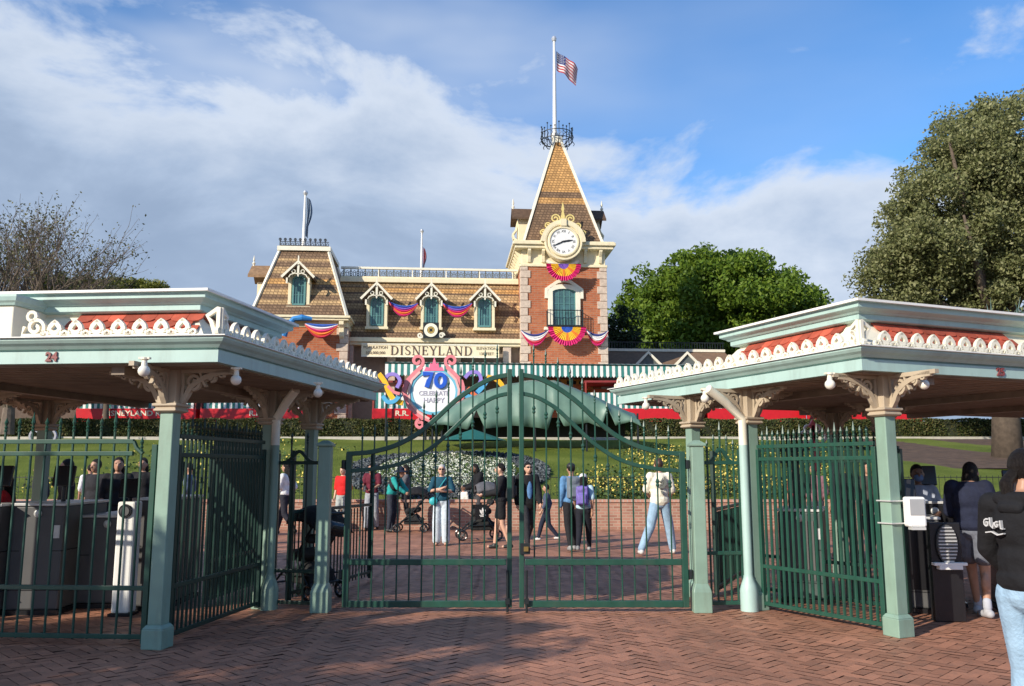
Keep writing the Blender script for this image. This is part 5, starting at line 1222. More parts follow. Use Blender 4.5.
# draped green tarp on frame
TD=33.5
tg=mat('tarp_green',(.13,.225,.175),.45,.12,2,bump=.3,bscale=3)
def tarp(label,pxs,ztop_px,zbot_px,D,dep,mt,name='covered_stall',lobes=3,legs=True):
    a=at(pxs[0],zbot_px,D);b=at(pxs[1],zbot_px,D); zt_=at(0,ztop_px,D).z; zb_=at(0,zbot_px,D).z
    t=thing(name,label,'stall',((a.x+b.x)/2,D,lz(D)))
    m=MB(); W_=b.x-a.x; Z=lambda py: at(0,py,D).z
    RID=[(-1,416),(-.9,408),(-.63,396),(-.42,388),(-.1,380),(.2,380),(.5,391),(.73,402),(1,413)]
    LOW=[(-1,428),(-.85,426),(-.63,431),(-.55,412),(-.47,430),(-.2,427),(.02,429),(.12,431),(.18,410),(.27,428),(.5,424),(.62,429),(.68,409),(.75,427),(.9,423),(1,428)]
    def ip(L_,s):
        for p,q in zip(L_,L_[1:]):
            if s<=q[0]+1e-9: return p[1]+(q[1]-p[1])*(s-p[0])/(q[0]-p[0])
        return L_[-1][1]
    nu=120; prof=[(0,-1.0,0),(.25,-1.0,.0),(.55,-.97,0),(.80,-.9,0),(1,-.78,0)]
    vs=[]; rows=0
    for (f,yy,_) in prof:                                  # front skirt
        for i in range(nu+1):
            s=i/nu*2-1; lo=Z(ip(LOW,s)); ev=Z(ip(RID,s))-(.16+.10*abs(s)); z=lo+(ev-lo)*f
            vs.append((( a.x+b.x)/2+s*W_/2*(1-.03*f),D+yy*dep/2-.05*(sin(s*23+2*sin(s*7))+.5*sin(s*41+f*3))*(1-f),z))
        rows+=1
    for (f,yy) in ((.35,-.55),(.8,-.25),(1,0),(.8,.25),(.3,.6),(-.2,.9),(-2.0,1.0)):   # top and back
        for i in range(nu+1):
            s=i/nu*2-1; rz=Z(ip(RID,s)); ev=rz-(.16+.10*abs(s)); z=ev+(rz-ev)*f-.06*(1-abs(f-.5))*abs(sin(s*9.4+.6*sin(s*5)))+.012*sin(s*29+f*9)
            vs.append(((a.x+b.x)/2+s*W_/2*.97,D+yy*dep/2,z))
        rows+=1
    n0=len(vs); m.add(vs,[(j*(nu+1)+i,j*(nu+1)+i+1,(j+1)*(nu+1)+i+1,(j+1)*(nu+1)+i) for j in range(rows-1) for i in range(nu)]+[tuple(j*(nu+1) for j in range(rows)),tuple(j*(nu+1)+nu for j in range(rows))[::-1]])
    o=m.build('tarpaulin',mt,t,smooth='all'); so_=o.modifiers.new('s','SOLIDIFY'); so_.thickness=.02
    zb_=Z(420)
    if legs:
        m=MB()
        for k in range(5):
            x=a.x+.15+(W_-.3)*k/4
            for y in (D-dep/2+.15,D+dep/2-.15): m.cut(); m.tube([(x,y,lz(y)-.1),(x,y,zb_+.2)],.04,6)
        m.build('frame_leg',iron,t)
        MB().box(a.x+.5,b.x-.5,D+.1,D+dep/2-.3,Z(436.5),zb_+.1).build('dark_gap_fill',dark,t)  # near-black box put in for the dark gap under the tarpaulin
tarp('large pale green tarpaulin draped over a stall on the lawn behind the gates',(431,638),376,428,TD,2.2,tg)
p=at(473,440,30.5); t=thing('folded_parasol','dark teal parasol with low cone top standing on the lawn','parasol',(p.x,30.5,lz(30.5)))
zt_=at(0,429,30.5).z; zb_=at(0,440.5,30.5).z; m=MB()
vs=[(p.x,30.5,zt_)]
for i in range(16): a=2*PI*i/16; r=1.22 if i%2==0 else 1.12; vs.append((p.x+r*cos(a),30.5+r*sin(a),zb_))
m.add(vs,[(0,1+i,1+(i+1)%16) for i in range(16)]); m.build('canopy_cloth',mat('parasol_teal',(.01,.12,.10),.6,.1),t)
MB().tube([(p.x,30.5,lz(30.5)-.1),(p.x,30.5,zt_)],.03,8).build('parasol_pole',white,t)
# ================================================================ PEOPLE
SK={'l':(.56,.33,.23),'m':(.42,.23,.15),'d':(.16,.085,.055)}
def cloth(col): return mat('cloth_%02x%02x%02x'%tuple(int(c*255) for c in col),col,.85,.16,14,bump=.9,bscale=13,spec=.3)
def skinm(k): return mat('skin_'+k,SK[k],.5,.06,10)
hairD=mat('hair_dark',(.010,.007,.006),.55,.3,40,bump=.8,bscale=90,spec=.25); _n=hairD.node_tree; _t=_n.nodes.new('ShaderNodeTexCoord'); _m=_n.nodes.new('ShaderNodeMapping'); _m.inputs['Scale'].default_value=(3,3,.25); _n.links.new(_t.outputs['Object'],_m.inputs[0])
for _x in _n.nodes:
    if _x.type=='TEX_NOISE': _n.links.new(_m.outputs[0],_x.inputs['Vector'])
hairG=mat('hair_grey',(.45,.43,.40),.6,.15,40); shoeb=mat('shoe_black',(.02,.02,.02),.5,.1); shoew=mat('shoe_white',(.65,.64,.62),.6,.08)
# default joints for a 1.70 m figure facing +y (x = figure's right)
J0=dict(pel=(0,0,.93),wst=(0,.0,1.08),chs=(0,.0,1.28),nck=(0,-.01,1.44),hd=(0,.02,1.585),
 sR=(.165,-.01,1.385),sL=(-.165,-.01,1.385),eR=(.21,-.03,1.11),eL=(-.21,-.03,1.11),wR=(.21,.06,.87),wL=(-.21,.06,.87),
 hR=(.085,0,.90),hL=(-.085,0,.90),kR=(.095,.02,.49),kL=(-.095,.02,.49),aR=(.10,-.02,.085),aL=(-.10,-.02,.085),fR=0,fL=0)
WALK=dict(kR=(.09,.16,.50),aR=(.09,.26,.09),kL=(-.09,-.05,.49),aL=(-.09,-.33,.14),eR=(.21,-.12,1.12),wR=(.2,-.08,.88),eL=(-.21,.05,1.12),wL=(-.2,.17,.90))
STEP=dict(kR=(.09,.08,.50),aR=(.09,.13,.085),kL=(-.09,-.03,.49),aL=(-.09,-.17,.10))
def person(label,px,py,H,face,pose=None,skin='l',top=(.1,.1,.1),sleeve=1.0,bottom=(.05,.06,.1),leg=1.0,wide=1.0,hair='short',hairm=None,shoes=None,vox=.016,D=None,x=None,slim=1.0,loose=1.0,topm=None,botm=None,longtop=0,fingers=True,head_turn=0,z=0):
    J=dict(J0); J.update(pose or {}); s=H/1.70
    if D is None: g=gnd(px,py); D=g.y; X=g.x
    else: X=(px-512)/ray(px,520)[1]*D
    t=thing('person',label,'person',(X,D,z),face)
    V=lambda k: Vector(J[k])*s if isinstance(k,str) else Vector(k)*s
    def mb(): m=MB(); m.M=Matrix.Translation((X,D,z))@Matrix.Rotation(face,4,'Z'); return m
    Rh=Matrix.Rotation(head_turn,3,'Z')
    # body
    m=mb(); lw=slim
    m.cap(V('nck')-Vector((0,0,.06)),V('hd')-Vector((0,.02,.03)),.052*s,.048*s,10)
    m.ell(V('chs'),(.155*s*lw,.10*s*lw,.19*s),14); m.ell(V('wst'),(.13*s*lw,.092*s*lw,.17*s),14); m.ell(V('pel'),(.155*s*lw,.105*s*lw,.13*s),14)
    m.cap(V('sR'),V('sL'),.052*s,.052*s,10)
    for a in 'RL':
        m.cap(V('s'+a),V('e'+a),.049*s*lw,.039*s*lw,10); m.cap(V('e'+a),V('w'+a),.039*s*lw,.025*s,10)
        lq=.72 if leg>.5 else 1.0; m.cap(V('h'+a),V('k'+a),.085*s*lw*lq,.052*s*lw*lq,12); m.cap(V('k'+a),V('a'+a),.052*s*lw*lq,.034*s,12)
        if leg<=.5: m.ell(V('k'+a)*.45+V('a'+a)*.55+Vector((0,-.018*s,.10*s)),(.046*s,.05*s,.11*s),10)
        ft=Rot2(J['f'+a]); tip=V('a'+a)+ft@Vector((0,.13,-.045))*s; m.cap(V('a'+a)-Vector((0,0,.03*s)),tip,.036*s,.028*s,8)
    h=V('hd')
    def hp(x_,y_,z_): return h+Rh@(Vector((x_,y_,z_))*s)
    m.ell(h,(.073*s,.092*s,.112*s),18,R=Rh); m.ell(hp(0,.035,-.055),(.05*s,.05*s,.055*s),12,R=Rh)
    m.cap(hp(0,.088,.012),hp(0,.108,-.022),.010*s,.015*s,8)
    for g in (-1,1): m.ell(hp(g*.074,-.002,-.01),(.012*s,.02*s,.03*s),8,R=Rh); m.ell(hp(g*.03,.082,.028),(.02*s,.012*s,.008*s),8,R=Rh)
    m.ell(hp(0,.088,-.052),(.024*s,.012*s,.009*s),8,R=Rh)
    for a,g in (('R',1),('L',-1)):
        w_=V('w'+a); d=(w_-V('e'+a)).normalized(); side=Vector((0,1,0))-d*d.y
        if side.length<.3: side=Vector((g,0,0))-d*d.x
        side.normalize(); nrm=d.cross(side).normalized()*g
        m.cap(w_,w_+d*.075*s,.026*s,.034*s,8)
        if fingers:
            base=w_+d*.08*s
            for k,ln in enumerate((.070,.080,.075,.058)):
                o=side*((1.5-k)*.0195*s); p1=base+o; p2=p1+d*ln*.5*s-nrm*.008*s; p3=p2+d*ln*.42*s-nrm*.026*s
                m.cap(p1-d*.03*s,p2,.0098*s,.009*s,6); m.cap(p2,p3,.009*s,.0078*s,6)
            tb=w_+d*.03*s+side*.028*s; m.cap(tb,tb+d*.032*s+side*.026*s,.0115*s,.010*s,6); m.cap(tb+d*.032*s+side*.026*s,tb+d*.066*s+side*.026*s-nrm*.01*s,.010*s,.0085*s,6)
    m.build('body',skinm(skin),t,remesh=min(vox,.0065) if vox<.01 else vox*.62,sm=1 if vox<.012 else 1)
    # eyes and brows
    m=mb(); 
    for g in (-1,1): m.ell(hp(g*.030,.084,.018),(.013*s,.010*s,.007*s),8,R=Rh)
    m.build('eyes',mat('eye_dark',(.03,.02,.015),.3,.05),t,smooth='all')
    # top
    if topm is None: topm=cloth(top)
    L=.018*loose; m=mb()
    m.ell(V('chs')-Vector((0,0,.01)),((.160*lw+L)*s,(.108*lw+L)*s,.195*s),14); m.ell(V('wst'),((.142*lw+L)*s,(.102*lw+L)*s,.17*s),14); m.ell(V('pel')+Vector((0,0,.05*s-longtop*s*.5)),((.158*lw+L*1.1)*s,(.112*lw+L*1.1)*s,(.10+longtop)*s),14)
    m.cap(V('sR'),V('sL'),(.056+L*.4)*s,(.056+L*.4)*s,10); m.cap(V('nck')-Vector((0,0,.07*s)),V('nck')-Vector((0,0,.028*s)),.085*s,.060*s,10)
    for a in 'RL':
        S_,E_,W_=V('s'+a),V('e'+a),V('w'+a)
        if sleeve<=.5: q=S_.lerp(E_,min(1,sleeve*2)); m.cap(S_,q,(.056+L)*s*lw,(.052+L)*s*lw,10)
        else: m.cap(S_,E_,(.055+L)*s*lw,(.046+L)*s*lw,10); m.cap(E_,E_.lerp(W_,(sleeve-.5)*2),(.046+L)*s*lw,(.033+L*.8)*s,10)
    m.build('top',topm,t,remesh=vox,sm=5)
    # bottom
    if botm is None: botm=cloth(bottom)
    m=mb(); m.ell(V('pel')-Vector((0,0,.015*s)),(.163*s*lw,.115*s*lw,.115*s),14)
    for a in 'RL':
        H_,K_,A_=V('h'+a),V('k'+a),V('a'+a)
        if leg<=.5: q=H_.lerp(K_,leg*2); m.cap(H_,q,.098*s*lw,(.078 if leg>.3 else .09)*s*lw*wide,12)
        else: m.cap(H_,K_,.098*s*lw,.076*s*lw*(wide*.5+.5),12); m.cap(K_,K_.lerp(A_,(leg-.5)*2*.96),.076*s*lw*(wide*.5+.5),.05*s*wide,12)
    m.build('trousers' if leg>.5 else 'shorts',botm,t,remesh=vox,sm=2)
    # shoes
    for a in 'RL':
        ft=Rot2(J['f'+a]); A_=V('a'+a); m=mb(); m.cap(A_+ft@Vector((0,-.035,-.035))*s,A_+ft@Vector((0,.10,-.045))*s,.045*s,.036*s,10); m.cap(A_,A_-Vector((0,0,.03*s)),.044*s,.046*s,10)
        m.build('shoe',shoes or shoeb,t,remesh=max(vox*.6,.006),sm=1)
        so=mb(); so.cap(A_+ft@Vector((0,-.05,-.075))*s,A_+ft@Vector((0,.125,-.075))*s,.012*s,.012*s,6)
    # hair
    hm=hairm or hairD
    if hair:
        m=mb(); 
        m.ell(hp(0,-.014,.024),(.080*s,.096*s,.103*s),16,R=Rh); 
        cutb=hp(0,.10,-.035)
        if hair in('long','pony'):
            m.ell(hp(0,-.05,-.03),(.082*s,.06*s,.12*s),12,R=Rh)
        if hair=='long':
            m.cap(hp(0,-.06,-.05),hp(0,-.11,-.30),.078*s,.06*s,12); m.cap(hp(.055,-.03,-.06),hp(.06,-.06,-.24),.04*s,.03*s,8); m.cap(hp(-.055,-.03,-.06),hp(-.06,-.06,-.24),.04*s,.03*s,8)
        if hair=='pony': m.cap(hp(0,-.105,.03),hp(0,-.17,-.02),.03*s,.036*s,8); m.cap(hp(0,-.17,-.02),hp(0,-.16,-.22),.036*s,.018*s,8)
        if hair=='bun': m.ell(hp(0,-.11,.06),.04*s,10)
        # trim the face opening: push hair verts in front of the face back
        M_=m.M; Mi=M_.inverted(); nv=[]
        for v in m.v:
            q=Mi@Vector(v); r=Rh.inverted()@(q-h)
            if r.y>.03*s and r.z<.062*s: r.y=.03*s; r.x*=.98
            nv.append(tuple(M_@(Rh@r+h)))
        m.v=nv; m.build('hair',hm,t,remesh=max(vox*.6,.006),sm=1)
    t['h']=s
    return t,mb,V,hp,s
def Rot2(a): return Matrix.Rotation(a,3,'Z')
def cap_hat(p,mtl,brim=True,name='cap'):
    t,mb,V,hp,s=p; m=mb(); m.ell(hp(0,-.005,.055),(.088*s,.102*s,.075*s),14)
    if brim: m.cap(hp(-.03,.09,.045),hp(.03,.09,.045),.03*s,.03*s,8); m.v=m.v
    m.build(name,mtl,t,remesh=.012,sm=1)
def backpack(p,mtl,w=.15,h=.22,d=.09,y=-.18,z=1.22):
    t,mb,V,hp,s=p; m=mb(); m.cbox(tuple(Vector((0,y,z))*s),w*2*s,d*2*s,h*2*s); m.ell(Vector((0,y-.02,z+h*.7))*s,(w*.95*s,d*1.1*s,.09*s),12); m.cbox(tuple(Vector((0,y-d-.02,z-.07))*s),w*1.5*s,.06*s,.2*s)
    o=m.build('backpack',mtl,t,remesh=.014,sm=3)
    m=mb()
    for g in (-1,1): m.tube([tuple(Vector((g*.10,y+.05,z+.19))*s),tuple(Vector((g*.11,0,z+.225))*s),tuple(Vector((g*.11,.125,z+.1))*s),tuple(Vector((g*.12,.06,z-.12))*s)],.014*s,6)
    m.build('strap',mtl,t)
    return o
def bag(p,mtl,off,size,name='bag'):
    t,mb,V,hp,s=p; m=mb(); m.ell(Vector(off)*s,tuple(a*s for a in size),14); m.build(name,mtl,t,remesh=.014,sm=2)
def glasses(p):
    t,mb,V,hp,s=p; m=mb()
    for g in (-1,1): m.ell(hp(g*.03,.095,.02),(.026*s,.008*s,.019*s),10); m.tube([hp(g*.055,.09,.025),hp(g*.078,.0,.02)],.004*s,4)
    m.tube([hp(-.03,.1,.026),hp(.03,.1,.026)],.004*s,4); m.build('sunglasses',mat('lens_black',(.01,.01,.01),.1,.05),t,smooth='all')
jean=mat('denim_light',(.28,.42,.56),.8,.18,12,bump=.35,bscale=60)
# woman with crossed arms in the middle
cross=dict(eR=(.25,.04,1.14),wR=(-.02,.20,1.20),eL=(-.25,.04,1.14),wL=(.03,.19,1.14))
p=person('woman standing with crossed arms in teal tee, pale wide trousers and sunglasses, facing the gates',441,545.5,1.64,PI,cross,'l',(.012,.07,.11),.45,(.50,.58,.64),1,1.75,'short',hairG,shoes=mat('shoe_brown',(.2,.12,.08),.6,.1),vox=.014,slim=.93)
glasses(p); bag(p,mat('bag_cyan',(.03,.38,.42),.5,.1),(.16,.13,.93),(.10,.05,.09))
t,mb,V,hp,s=p; m=mb(); m.tube([tuple(Vector(q)*s) for q in ((.15,.15,1.0),(.05,.165,1.2),(-.1,.10,1.42))],.009,5); m.build('bag_strap',mat('bag_cyan',(.03,.38,.42)),t)
# maroon shirt
person('man in maroon shirt and grey trousers bending toward the stroller group',371,530.5,1.70,PI*.75+.6,dict(STEP,hd=(0,.10,1.56),nck=(0,.04,1.43),eR=(.22,.05,1.15),wR=(.15,.28,1.08),eL=(-.22,.05,1.15),wL=(-.12,.28,1.05)),'m',(.12,.015,.03),.4,(.30,.32,.35),1,1.2,'short',vox=.018)
# hat person bent with teal sleeves and dark vest
p=person('person in dark sun hat and vest with teal sleeves leaning over a blue bag',391,532,1.66,-PI*.6,dict(hd=(0,.24,1.48),nck=(0,.15,1.37),chs=(0,.08,1.24),sR=(.165,.12,1.33),sL=(-.165,.12,1.33),eR=(.2,.25,1.12),wR=(.12,.42,1.0),eL=(-.2,.25,1.12),wL=(-.12,.42,1.0)),'m',(.02,.30,.28),1.0,(.03,.035,.05),1,1.1,'short',vox=.018,shoes=shoeb)
t,mb,V,hp,s=p; m=mb(); m.lathe(tuple(hp(0,0,.06)),[(.19*s,-.03),(.17*s,0),(.10*s,.01),(.09*s,.08),(.03*s,.11)],16); m.build('sun_hat',cloth((.015,.02,.04)),t,smooth=True)
m=mb(); m.ell(V('chs')-Vector((0,.0,.02)),(.19*s,.14*s,.22*s),14); m.build('vest',cloth((.015,.017,.022)),t,remesh=.018)
# woman w dark hair by stroller
p=person('woman with dark hair in black and grey jacket standing behind the black stroller',405,529,1.66,PI*.55,dict(STEP,eR=(.2,.08,1.13),wR=(.14,.30,1.10),eL=(-.2,.08,1.13),wL=(-.14,.30,1.10)),'m',(.10,.10,.11),1,(.02,.02,.025),1,1,'long',vox=.018)
# red shirt partially behind gate post
person('person in bright red shirt partly hidden by the left gate post',341.5,531,1.62,PI*.9,STEP,'l',(.60,.02,.02),.5,(.35,.38,.36),1,1,'short',vox=.02)
# white shirt person behind left posts
person('person in white shirt seen between the left canopy rear posts',284,535,1.70,PI*.4,WALK,'m',(.7,.7,.7),.5,(.02,.02,.03),1,1,'long',vox=.02)
# small child in white by stroller
person('small child in white shirt standing between the crossed arm woman and the stroller',463,528,1.12,PI*.8,STEP,'l',(.7,.68,.64),.5,(.03,.03,.04),.5,1,'short',vox=.018)
# person behind stroller, black
p=person('person in black with raised dark hood behind the grey stroller',478,529,1.72,PI*.6,dict(eR=(.24,.1,1.12),wR=(.15,.34,1.05),eL=(-.24,.1,1.12),wL=(-.15,.34,1.05),hd=(0,.1,1.55)),'d',(.01,.01,.012),1,(.05,.05,.055),1,1,'long',vox=.018,loose=2)
p=person('person with black backpack and bare legs pushing the stroller, half behind the centre stile',501,549,1.66,PI*.5,dict(STEP,eR=(.2,.08,1.13),wR=(.14,.34,1.08),eL=(-.2,.08,1.13),wL=(-.14,.34,1.08)),'l',(.015,.015,.018),1,(.012,.012,.014),.32,1.1,'short',vox=.018,loose=1.6); backpack(p,mat('pack_black',(.012,.012,.014),.6,.2))
p=person('woman in long black coat with sunglasses and blue shirt walking right of the centre stile',528,548,1.68,PI+.3,WALK,'l',(.012,.012,.015),1,(.03,.03,.035),1,1,'long',vox=.016,longtop=.12,loose=1.6); glasses(p)
t,mb,V,hp,s=p; m=mb(); m.ell(Vector((0,.115,1.14))*s,(.06*s,.04*s,.20*s),12); m.build('shirt_front',cloth((.10,.22,.42)),t,remesh=.012)
person('child in dark patterned top striding beside the woman in the black coat',547,541,1.22,PI*.5,WALK,'m',(.06,.08,.13),.8,(.015,.02,.04),1,1.1,'short',vox=.016,shoes=shoew)
p=person('person in blue denim jacket and black cap with grey backpack, walking away',572,551,1.66,.25,STEP,'m',(.10,.23,.42),1,(.012,.013,.016),1,.9,'short',vox=.014,shoes=mat('shoe_dark_white',(.25,.25,.25),.6,.3)); cap_hat(p,shoeb,False); backpack(p,mat('pack_grey',(.16,.19,.22),.7,.2),.13,.2,.08)
p=person('girl in white cap and pale blue tee with purple backpack beside the denim jacket',584,552,1.46,-.2,WALK,'m',(.42,.58,.66),.4,(.012,.013,.02),1,1.0,'long',vox=.014,shoes=mat('shoe_dark_white',(.25,.25,.25),.6,.3)); cap_hat(p,shoew,True); backpack(p,mat('pack_purple',(.16,.12,.40),.7,.3,14),.13,.2,.09)
# white tee man
t_=person('man in white tee and light jeans striding away near the right gate hinge',661,555,1.74,.15,dict(kR=(.19,.08,.50),aR=(.27,.14,.09),kL=(-.19,-.02,.50),aL=(-.40,-.12,.11),eR=(.22,-.02,1.13),wR=(.2,.10,.90),eL=(-.21,.1,1.14),wL=(-.12,.26,1.05)),'l',(.80,.76,.62),.48,None,1,1.3,'short',mat('hair_brown',(.06,.03,.02),.5,.3),shoes=shoew,vox=.012,botm=jean,loose=1.4,longtop=.04)
t,mb,V,hp,s=t_; m=mb(); P=(Vector((0,-.150*s,1.27*s)),Vector((1,0,0)),Vector((0,0,1)))
m.strip([(-.07,-.08),(.02,-.075),(.065,-.01),(.06,.08),(.045,.11)],[.03,.05,.05,.04,.01],.02,P); m.strip([(-.06,-.04),(.0,-.03),(.035,.03)],[.01,.035,.01],.02,P); m.strip([(-.05,.02),(.0,.03),(.02,.09)],[.01,.03,.01],.02,P); m.strip([(-.01,-.14),(.01,-.2)],.03,.02,P)
m.build('shirt_print',mat('print_grey',(.18,.19,.17),.8,.1),t)
# edge left red jacket
person('person in red jacket and jeans standing at the far left behind the fence',1,612,1.55,PI*.6,STEP,'m',(.42,.015,.02),1,(.06,.13,.24),1,1.1,'long',vox=.012,shoes=shoew,D=9.75)
# masked attendant
p=person('masked attendant with dark skin and pale top behind the turnstile on the right',920,600,1.60,PI*.93,dict(eR=(.22,.08,1.12),wR=(.12,.30,1.08),eL=(-.22,.08,1.12),wL=(-.12,.30,1.08)),'d',(.30,.33,.40),.5,(.02,.02,.03),1,1.1,'short',vox=.012,D=10.1,shoes=mat('shoe_yellow',(.85,.48,.02),.5,.1))
t,mb,V,hp,s=p; m=mb(); m.ell(hp(0,.062,-.045),(.060*s,.055*s,.05*s),12); m.build('face_mask',mat('mask_blue',(.10,.16,.30),.7,.05),t,smooth='all')
# woman in navy hoodie, grey shorts
p=person('woman in navy hoodie and grey shorts leaning on the black turnstile cabinet',979,617,1.66,-.75,dict(STEP,hd=(-.0,.12,1.545),nck=(0,.05,1.43),eR=(.22,.05,1.12),wR=(.16,.28,1.08),eL=(-.22,.05,1.12),wL=(-.14,.28,1.08),kR=(.09,.03,.49),aR=(.10,-.03,.085),kL=(-.07,.14,.50),aL=(-.06,.22,.085),fR=.9),'m',(.014,.018,.04),1,(.13,.14,.17),.30,1.25,'long',vox=.010,loose=1.7,shoes=mat('shoe_grey',(.38,.38,.40),.7,.1),slim=1.05)
t,mb,V,hp,s=p
for a in 'RL': m=mb(); m.cap(V('a'+a)+Vector((0,0,.03)),V('a'+a)+Vector((0,0,.09)),.046*s,.044*s,10); m.build('sock',mat('sock_grey',(.42,.44,.50),.8,.1),t,smooth='all')
# front right woman
p=person('woman in black hoodie and blue jeans at the right edge, nearest the camera',1022,900,1.67,-1.12,dict(hd=(.0,.085,1.57),nck=(0,.015,1.44),eR=(.23,-.02,1.12),wR=(.20,.10,.90),eL=(-.24,.04,1.13),wL=(-.18,.20,.95),kR=(.10,.03,.49),aR=(.11,-.02,.085),kL=(-.10,.08,.50),aL=(-.11,.02,.085)),'m',(.008,.008,.010),.97,None,1,1.2,'short',vox=.008,D=4.6,x=None,loose=.9,slim=.93,botm=jean,shoes=shoew,head_turn=-.25)
t,mb,V,hp,s=p
m=mb(); m.cap(V('nck')-Vector((.08,.07,.02)),V('nck')-Vector((-.08,.07,.02)),.038,.038,10); m.cap(V('nck')-Vector((.04,.10,.07)),V('nck')-Vector((-.04,.10,.07)),.034,.034,10); m.build('hood',cloth((.008,.008,.010)),t,remesh=.01,sm=3)
m=mb(); m.cap(hp(0,-.10,-.02),hp(.0,-.145,-.07),.03,.034,10); m.cap(hp(.0,-.145,-.07),hp(.0,-.16,-.22),.034,.014,10); m.cap(hp(.01,-.145,-.07),hp(.03,-.14,-.18),.028,.010,8); m.build('ponytail',hairD,t,remesh=.007,sm=1)
m=mb(); P=(Vector((-.07,-.127,1.27))*s,Vector((.50,-.03,0)),Vector((0,.01,.62)))
m.strip(spiral(-.09,.02,.04,1.2,1,1,12),.011,.02,P); m.strip([(-.05,.07),(-.045,.0),(-.02,-.02),(.0,.03)],.012,.02,P); m.strip(spiral(.03,.01,.03,1.1,1,1,10),.011,.02,P); m.strip([(.07,.05),(.075,-.02),(.10,-.02)],.012,.02,P); m.strip([(-.11,-.06),(-.04,-.05),(.03,-.075),(.1,-.06)],.010,.02,P)
m.build('hoodie_print',mat('print_white',(.5,.5,.5),.7,.05),t)
# people beyond the right corner fence and left fence
for (px,py,H,f,tp,bt,hr,lb,kw) in (
 (797,534,1.62,.5,(.5,.02,.03),(.03,.03,.04),'long','person in red top seen through the right corner fence, leftmost of four there',{}),
 (818,548,1.66,PI*.8,(.20,.10,.12),(.05,.05,.07),'short','person in dusky pink top seen through the right corner fence',{}),
 (846,556,1.74,PI*.7,(.02,.022,.03),(.02,.02,.025),'short','tall person in black seen through the middle of the right corner fence',{}),
 (872,556,1.68,PI,(.06,.05,.045),(.02,.02,.03),'long','person in brown seen beside the right corner post',{}),
 (90,560,1.72,PI*.9,(.02,.02,.025),(.03,.03,.04),'short','person in black standing beyond the grey turnstile cabinets on the left',{}),
 (34,556,1.66,PI*.8,(.03,.03,.04),(.05,.05,.06),'long','person in charcoal behind the tall cabinets at far left',{}),
 (186,540,1.68,PI*.5,(.10,.14,.2),(.04,.04,.05),'short','person in slate blue seen through the dark fence left of the gates',{}),
 (236,536,1.64,PI*1.2,(.55,.12,.16),(.05,.05,.06),'long','person in pink top seen through the dark fence left of the gates',{}),
 (86,534,1.66,PI*.2,(.7,.7,.7),(.05,.06,.1),'short','person in white shirt far behind the left turnstiles',{}),
 (60,572,1.70,PI*.6,(.02,.018,.02),(.02,.02,.03),'short','added person in black, darkening the grey turnstile cabinets on the left',{}),  # figure in black added so the turnstile area looks shaded
 (112,566,1.74,PI*1.1,(.015,.015,.018),(.02,.02,.025),'long','added person in black, darkening the area left of the bright white pillar',{}),  # another dark figure added to deepen the shade behind the fence
 (138,552,1.76,PI,(.012,.012,.014),(.015,.015,.02),'long','tall person in black standing beyond the bright white pillar',{})):
    person(lb,px,py,H,f,STEP,'m',tp,.6,bt,1,1,hr,vox=.02)
# two passengers on the station platform
for px,lb in ((612,'passenger in white shirt standing on the platform left of the tower corner'),(624,'dark haired passenger in pink standing on the platform below the tower')):
    person(lb,px,400,1.65,PI,None,'l',(.7,.5,.5) if px==624 else (.7,.7,.7),.5,(.05,.05,.08),1,1,'short',vox=.03,D=43.0,z=3.75)
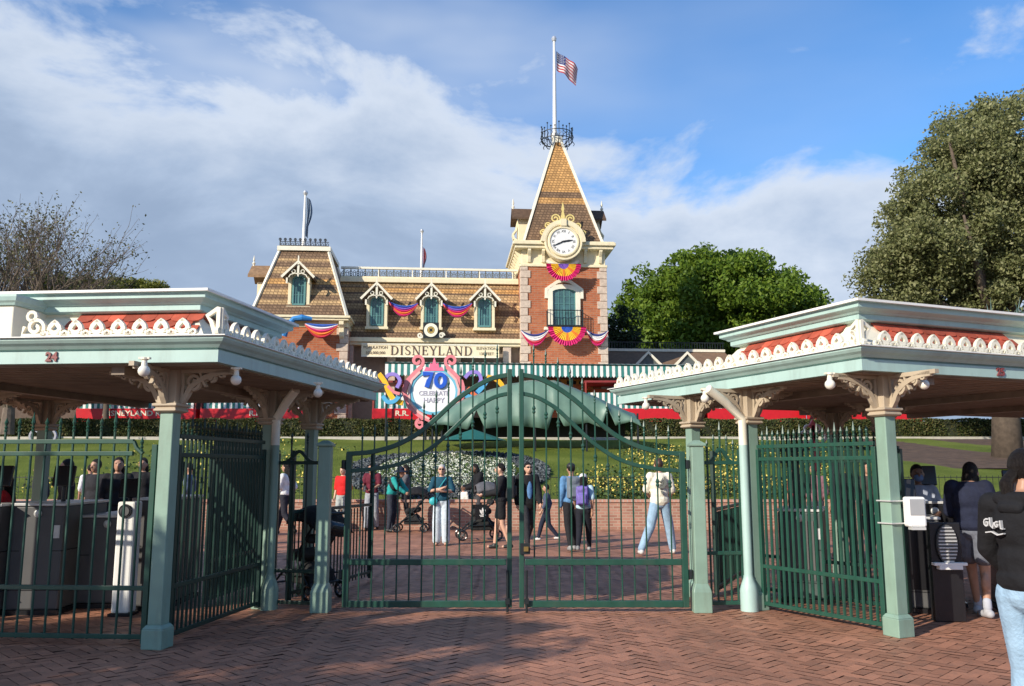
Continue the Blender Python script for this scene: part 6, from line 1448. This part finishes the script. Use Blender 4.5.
# ================================================================ STROLLERS
def stroller(label,px,py,face,hood,seat,group='strollers on the plaza',logo=False,sc=1.0):
    g=gnd(px,py); t=thing('stroller',label,'stroller',(g.x,g.y,0),face,group)
    mb=lambda: MB()
    b=dict(parent=t,local=True)
    m=mb()
    for g_ in (-1,1):
        x=.23*g_; m.tube([(x,-.42,1.02),(x,-.05,.55),(x,.38,.16)],.014,6); m.tube([(x,.02,.55),(x,-.28,.14)],.014,6); m.tube([(x,-.28,.3),(x,.28,.28)],.010,5)
    m.tube([(-.23,-.42,1.02),(.23,-.42,1.02)],.020,8); m.tube([(-.23,-.28,.2),(.23,-.28,.2)],.012,6); m.tube([(-.23,.36,.18),(.23,.36,.18)],.012,6); m.build('stroller_frame',iron,**b)
    for x,y in ((-.25,-.29),(.25,-.29),(-.25,.38),(.25,.38)):
        m=mb(); m.tube([(x,y+.085*cos(2*PI*i/16),.105+.085*sin(2*PI*i/16)) for i in range(16)],.02,6,closed=True); w_=m.build('wheel',blackp,**b)
        m=mb(); 
        for k in range(3): a=k*PI/3; m.tube([(x,y+.08*cos(a),.105+.08*sin(a)),(x,y-.08*cos(a),.105-.08*sin(a))],.007,4)
        m.ell((x,y,.105),(.03,.025,.025),8); m.build('spokes',grey,w_,local=True)
    m=mb(); m.cap((-.15,.12,.52),(.15,.12,.52),.07,.07); m.cap((-.15,-.12,.55),(.15,-.12,.55),.07,.07); m.cap((-.15,-.22,.9),(.15,-.22,.9),.06,.06); m.cap((-.15,-.18,.72),(.15,-.18,.72),.06,.06); m.cap((-.15,.0,.52),(.15,0,.52),.08,.08); m.build('seat',seat,remesh=.018,**b)
    m=mb(); n=14;k=8;vs=[]
    for j in range(k+1):
        a=PI*.08+PI*.62*j/k
        for i in range(n+1):
            c=PI*i/n; vs.append((.27*cos(c)*(1),-.10-.36*cos(a)*1.0+.0,.72+.38*sin(a)*(.55+.45*sin(c))))
    m.add(vs,[(j*(n+1)+i,j*(n+1)+i+1,(j+1)*(n+1)+i+1,(j+1)*(n+1)+i) for j in range(k) for i in range(n)]); o=m.build('hood',hood,smooth='all',**b); so_=o.modifiers.new('s','SOLIDIFY'); so_.thickness=.015
    m=mb(); m.cbox((0,-.02,.27),.40,.46,.16); m.cap((-.1,-.1,.36),(.1,.1,.36),.09,.09); m.build('storage_basket',cloth((.02,.02,.022)),remesh=.02,**b)
    m=mb(); m.cap((-.1,-.44,.86),(.1,-.44,.82),.09,.09); m.build('hanging_bag',blackp if not logo else cloth((.5,.05,.06)),remesh=.02,**b)
    if logo:
        m=mb()
        for g_ in (-1,1):
            P=(Vector((.255*g_,.0,.50)),Vector((0,1,0)),Vector((0,0,1)))
            for a,l in ((0,.12),(.6,.10),(-.6,.10)): m.strip([(0,-.01),(.5*l*sin(a),.5*l*cos(a)),(l*sin(a),l*cos(a))],[.02,.045,.008],.012,P)
            m.strip([(-.06,-.02),(.06,-.02)],.012,.012,P); m.strip([(-.045,-.042),(.045,-.042)],.012,.012,P)
        m.build('leaf_emblem',white,**b)
        for g_ in (-1,1): MB().box(.235*g_-.01,.235*g_+.01,-.12,.14,.40,.66).build('side_panel',blackp,**b)
    for o in t.children: o.scale=(sc,)*3
    return t
stroller('black loaded stroller in front of the dark haired woman, left of centre',413,532,PI*.5,cloth((.012,.012,.014)),cloth((.02,.02,.02)))
stroller('grey hooded stroller with white leaf emblem on its black side, left of the centre stile',481,540,PI*.5+.15,cloth((.10,.10,.11)),cloth((.02,.02,.02)),logo=True,sc=1.15)
stroller('dark stroller parked in shade right behind the left gate post',308,598,PI*.3,cloth((.02,.02,.022)),cloth((.03,.03,.03)))
# blue bag on the ground
g=gnd(389,528); t=thing('carrier_bag','bright blue carrier bag with white marks held low beside the hat wearer','bag',(g.x,g.y-.25,.15)); 
m=MB(); m.cbox((g.x,g.y-.25,.45),.40,.22,.52); m.build('bag_body',mat('bag_blue',(.01,.13,.55),.4,.1),t,remesh=.03,sm=3)
m=MB(); m.strip([(-.08,.1),(-.02,.14),(.02,.02),(-.03,-.08)],.035,.03,(Vector((g.x,g.y-.365,.45)),Vector((1,0,0)),Vector((0,0,1)))); m.build('bag_mark',white,t)
m=MB(); m.tube([(g.x-.1,g.y-.25,.68),(g.x-.07,g.y-.25,.86),(g.x+.07,g.y-.25,.86),(g.x+.1,g.y-.25,.68)],.012,6); m.build('bag_handle',mat('bag_blue',(.01,.13,.55)),t)
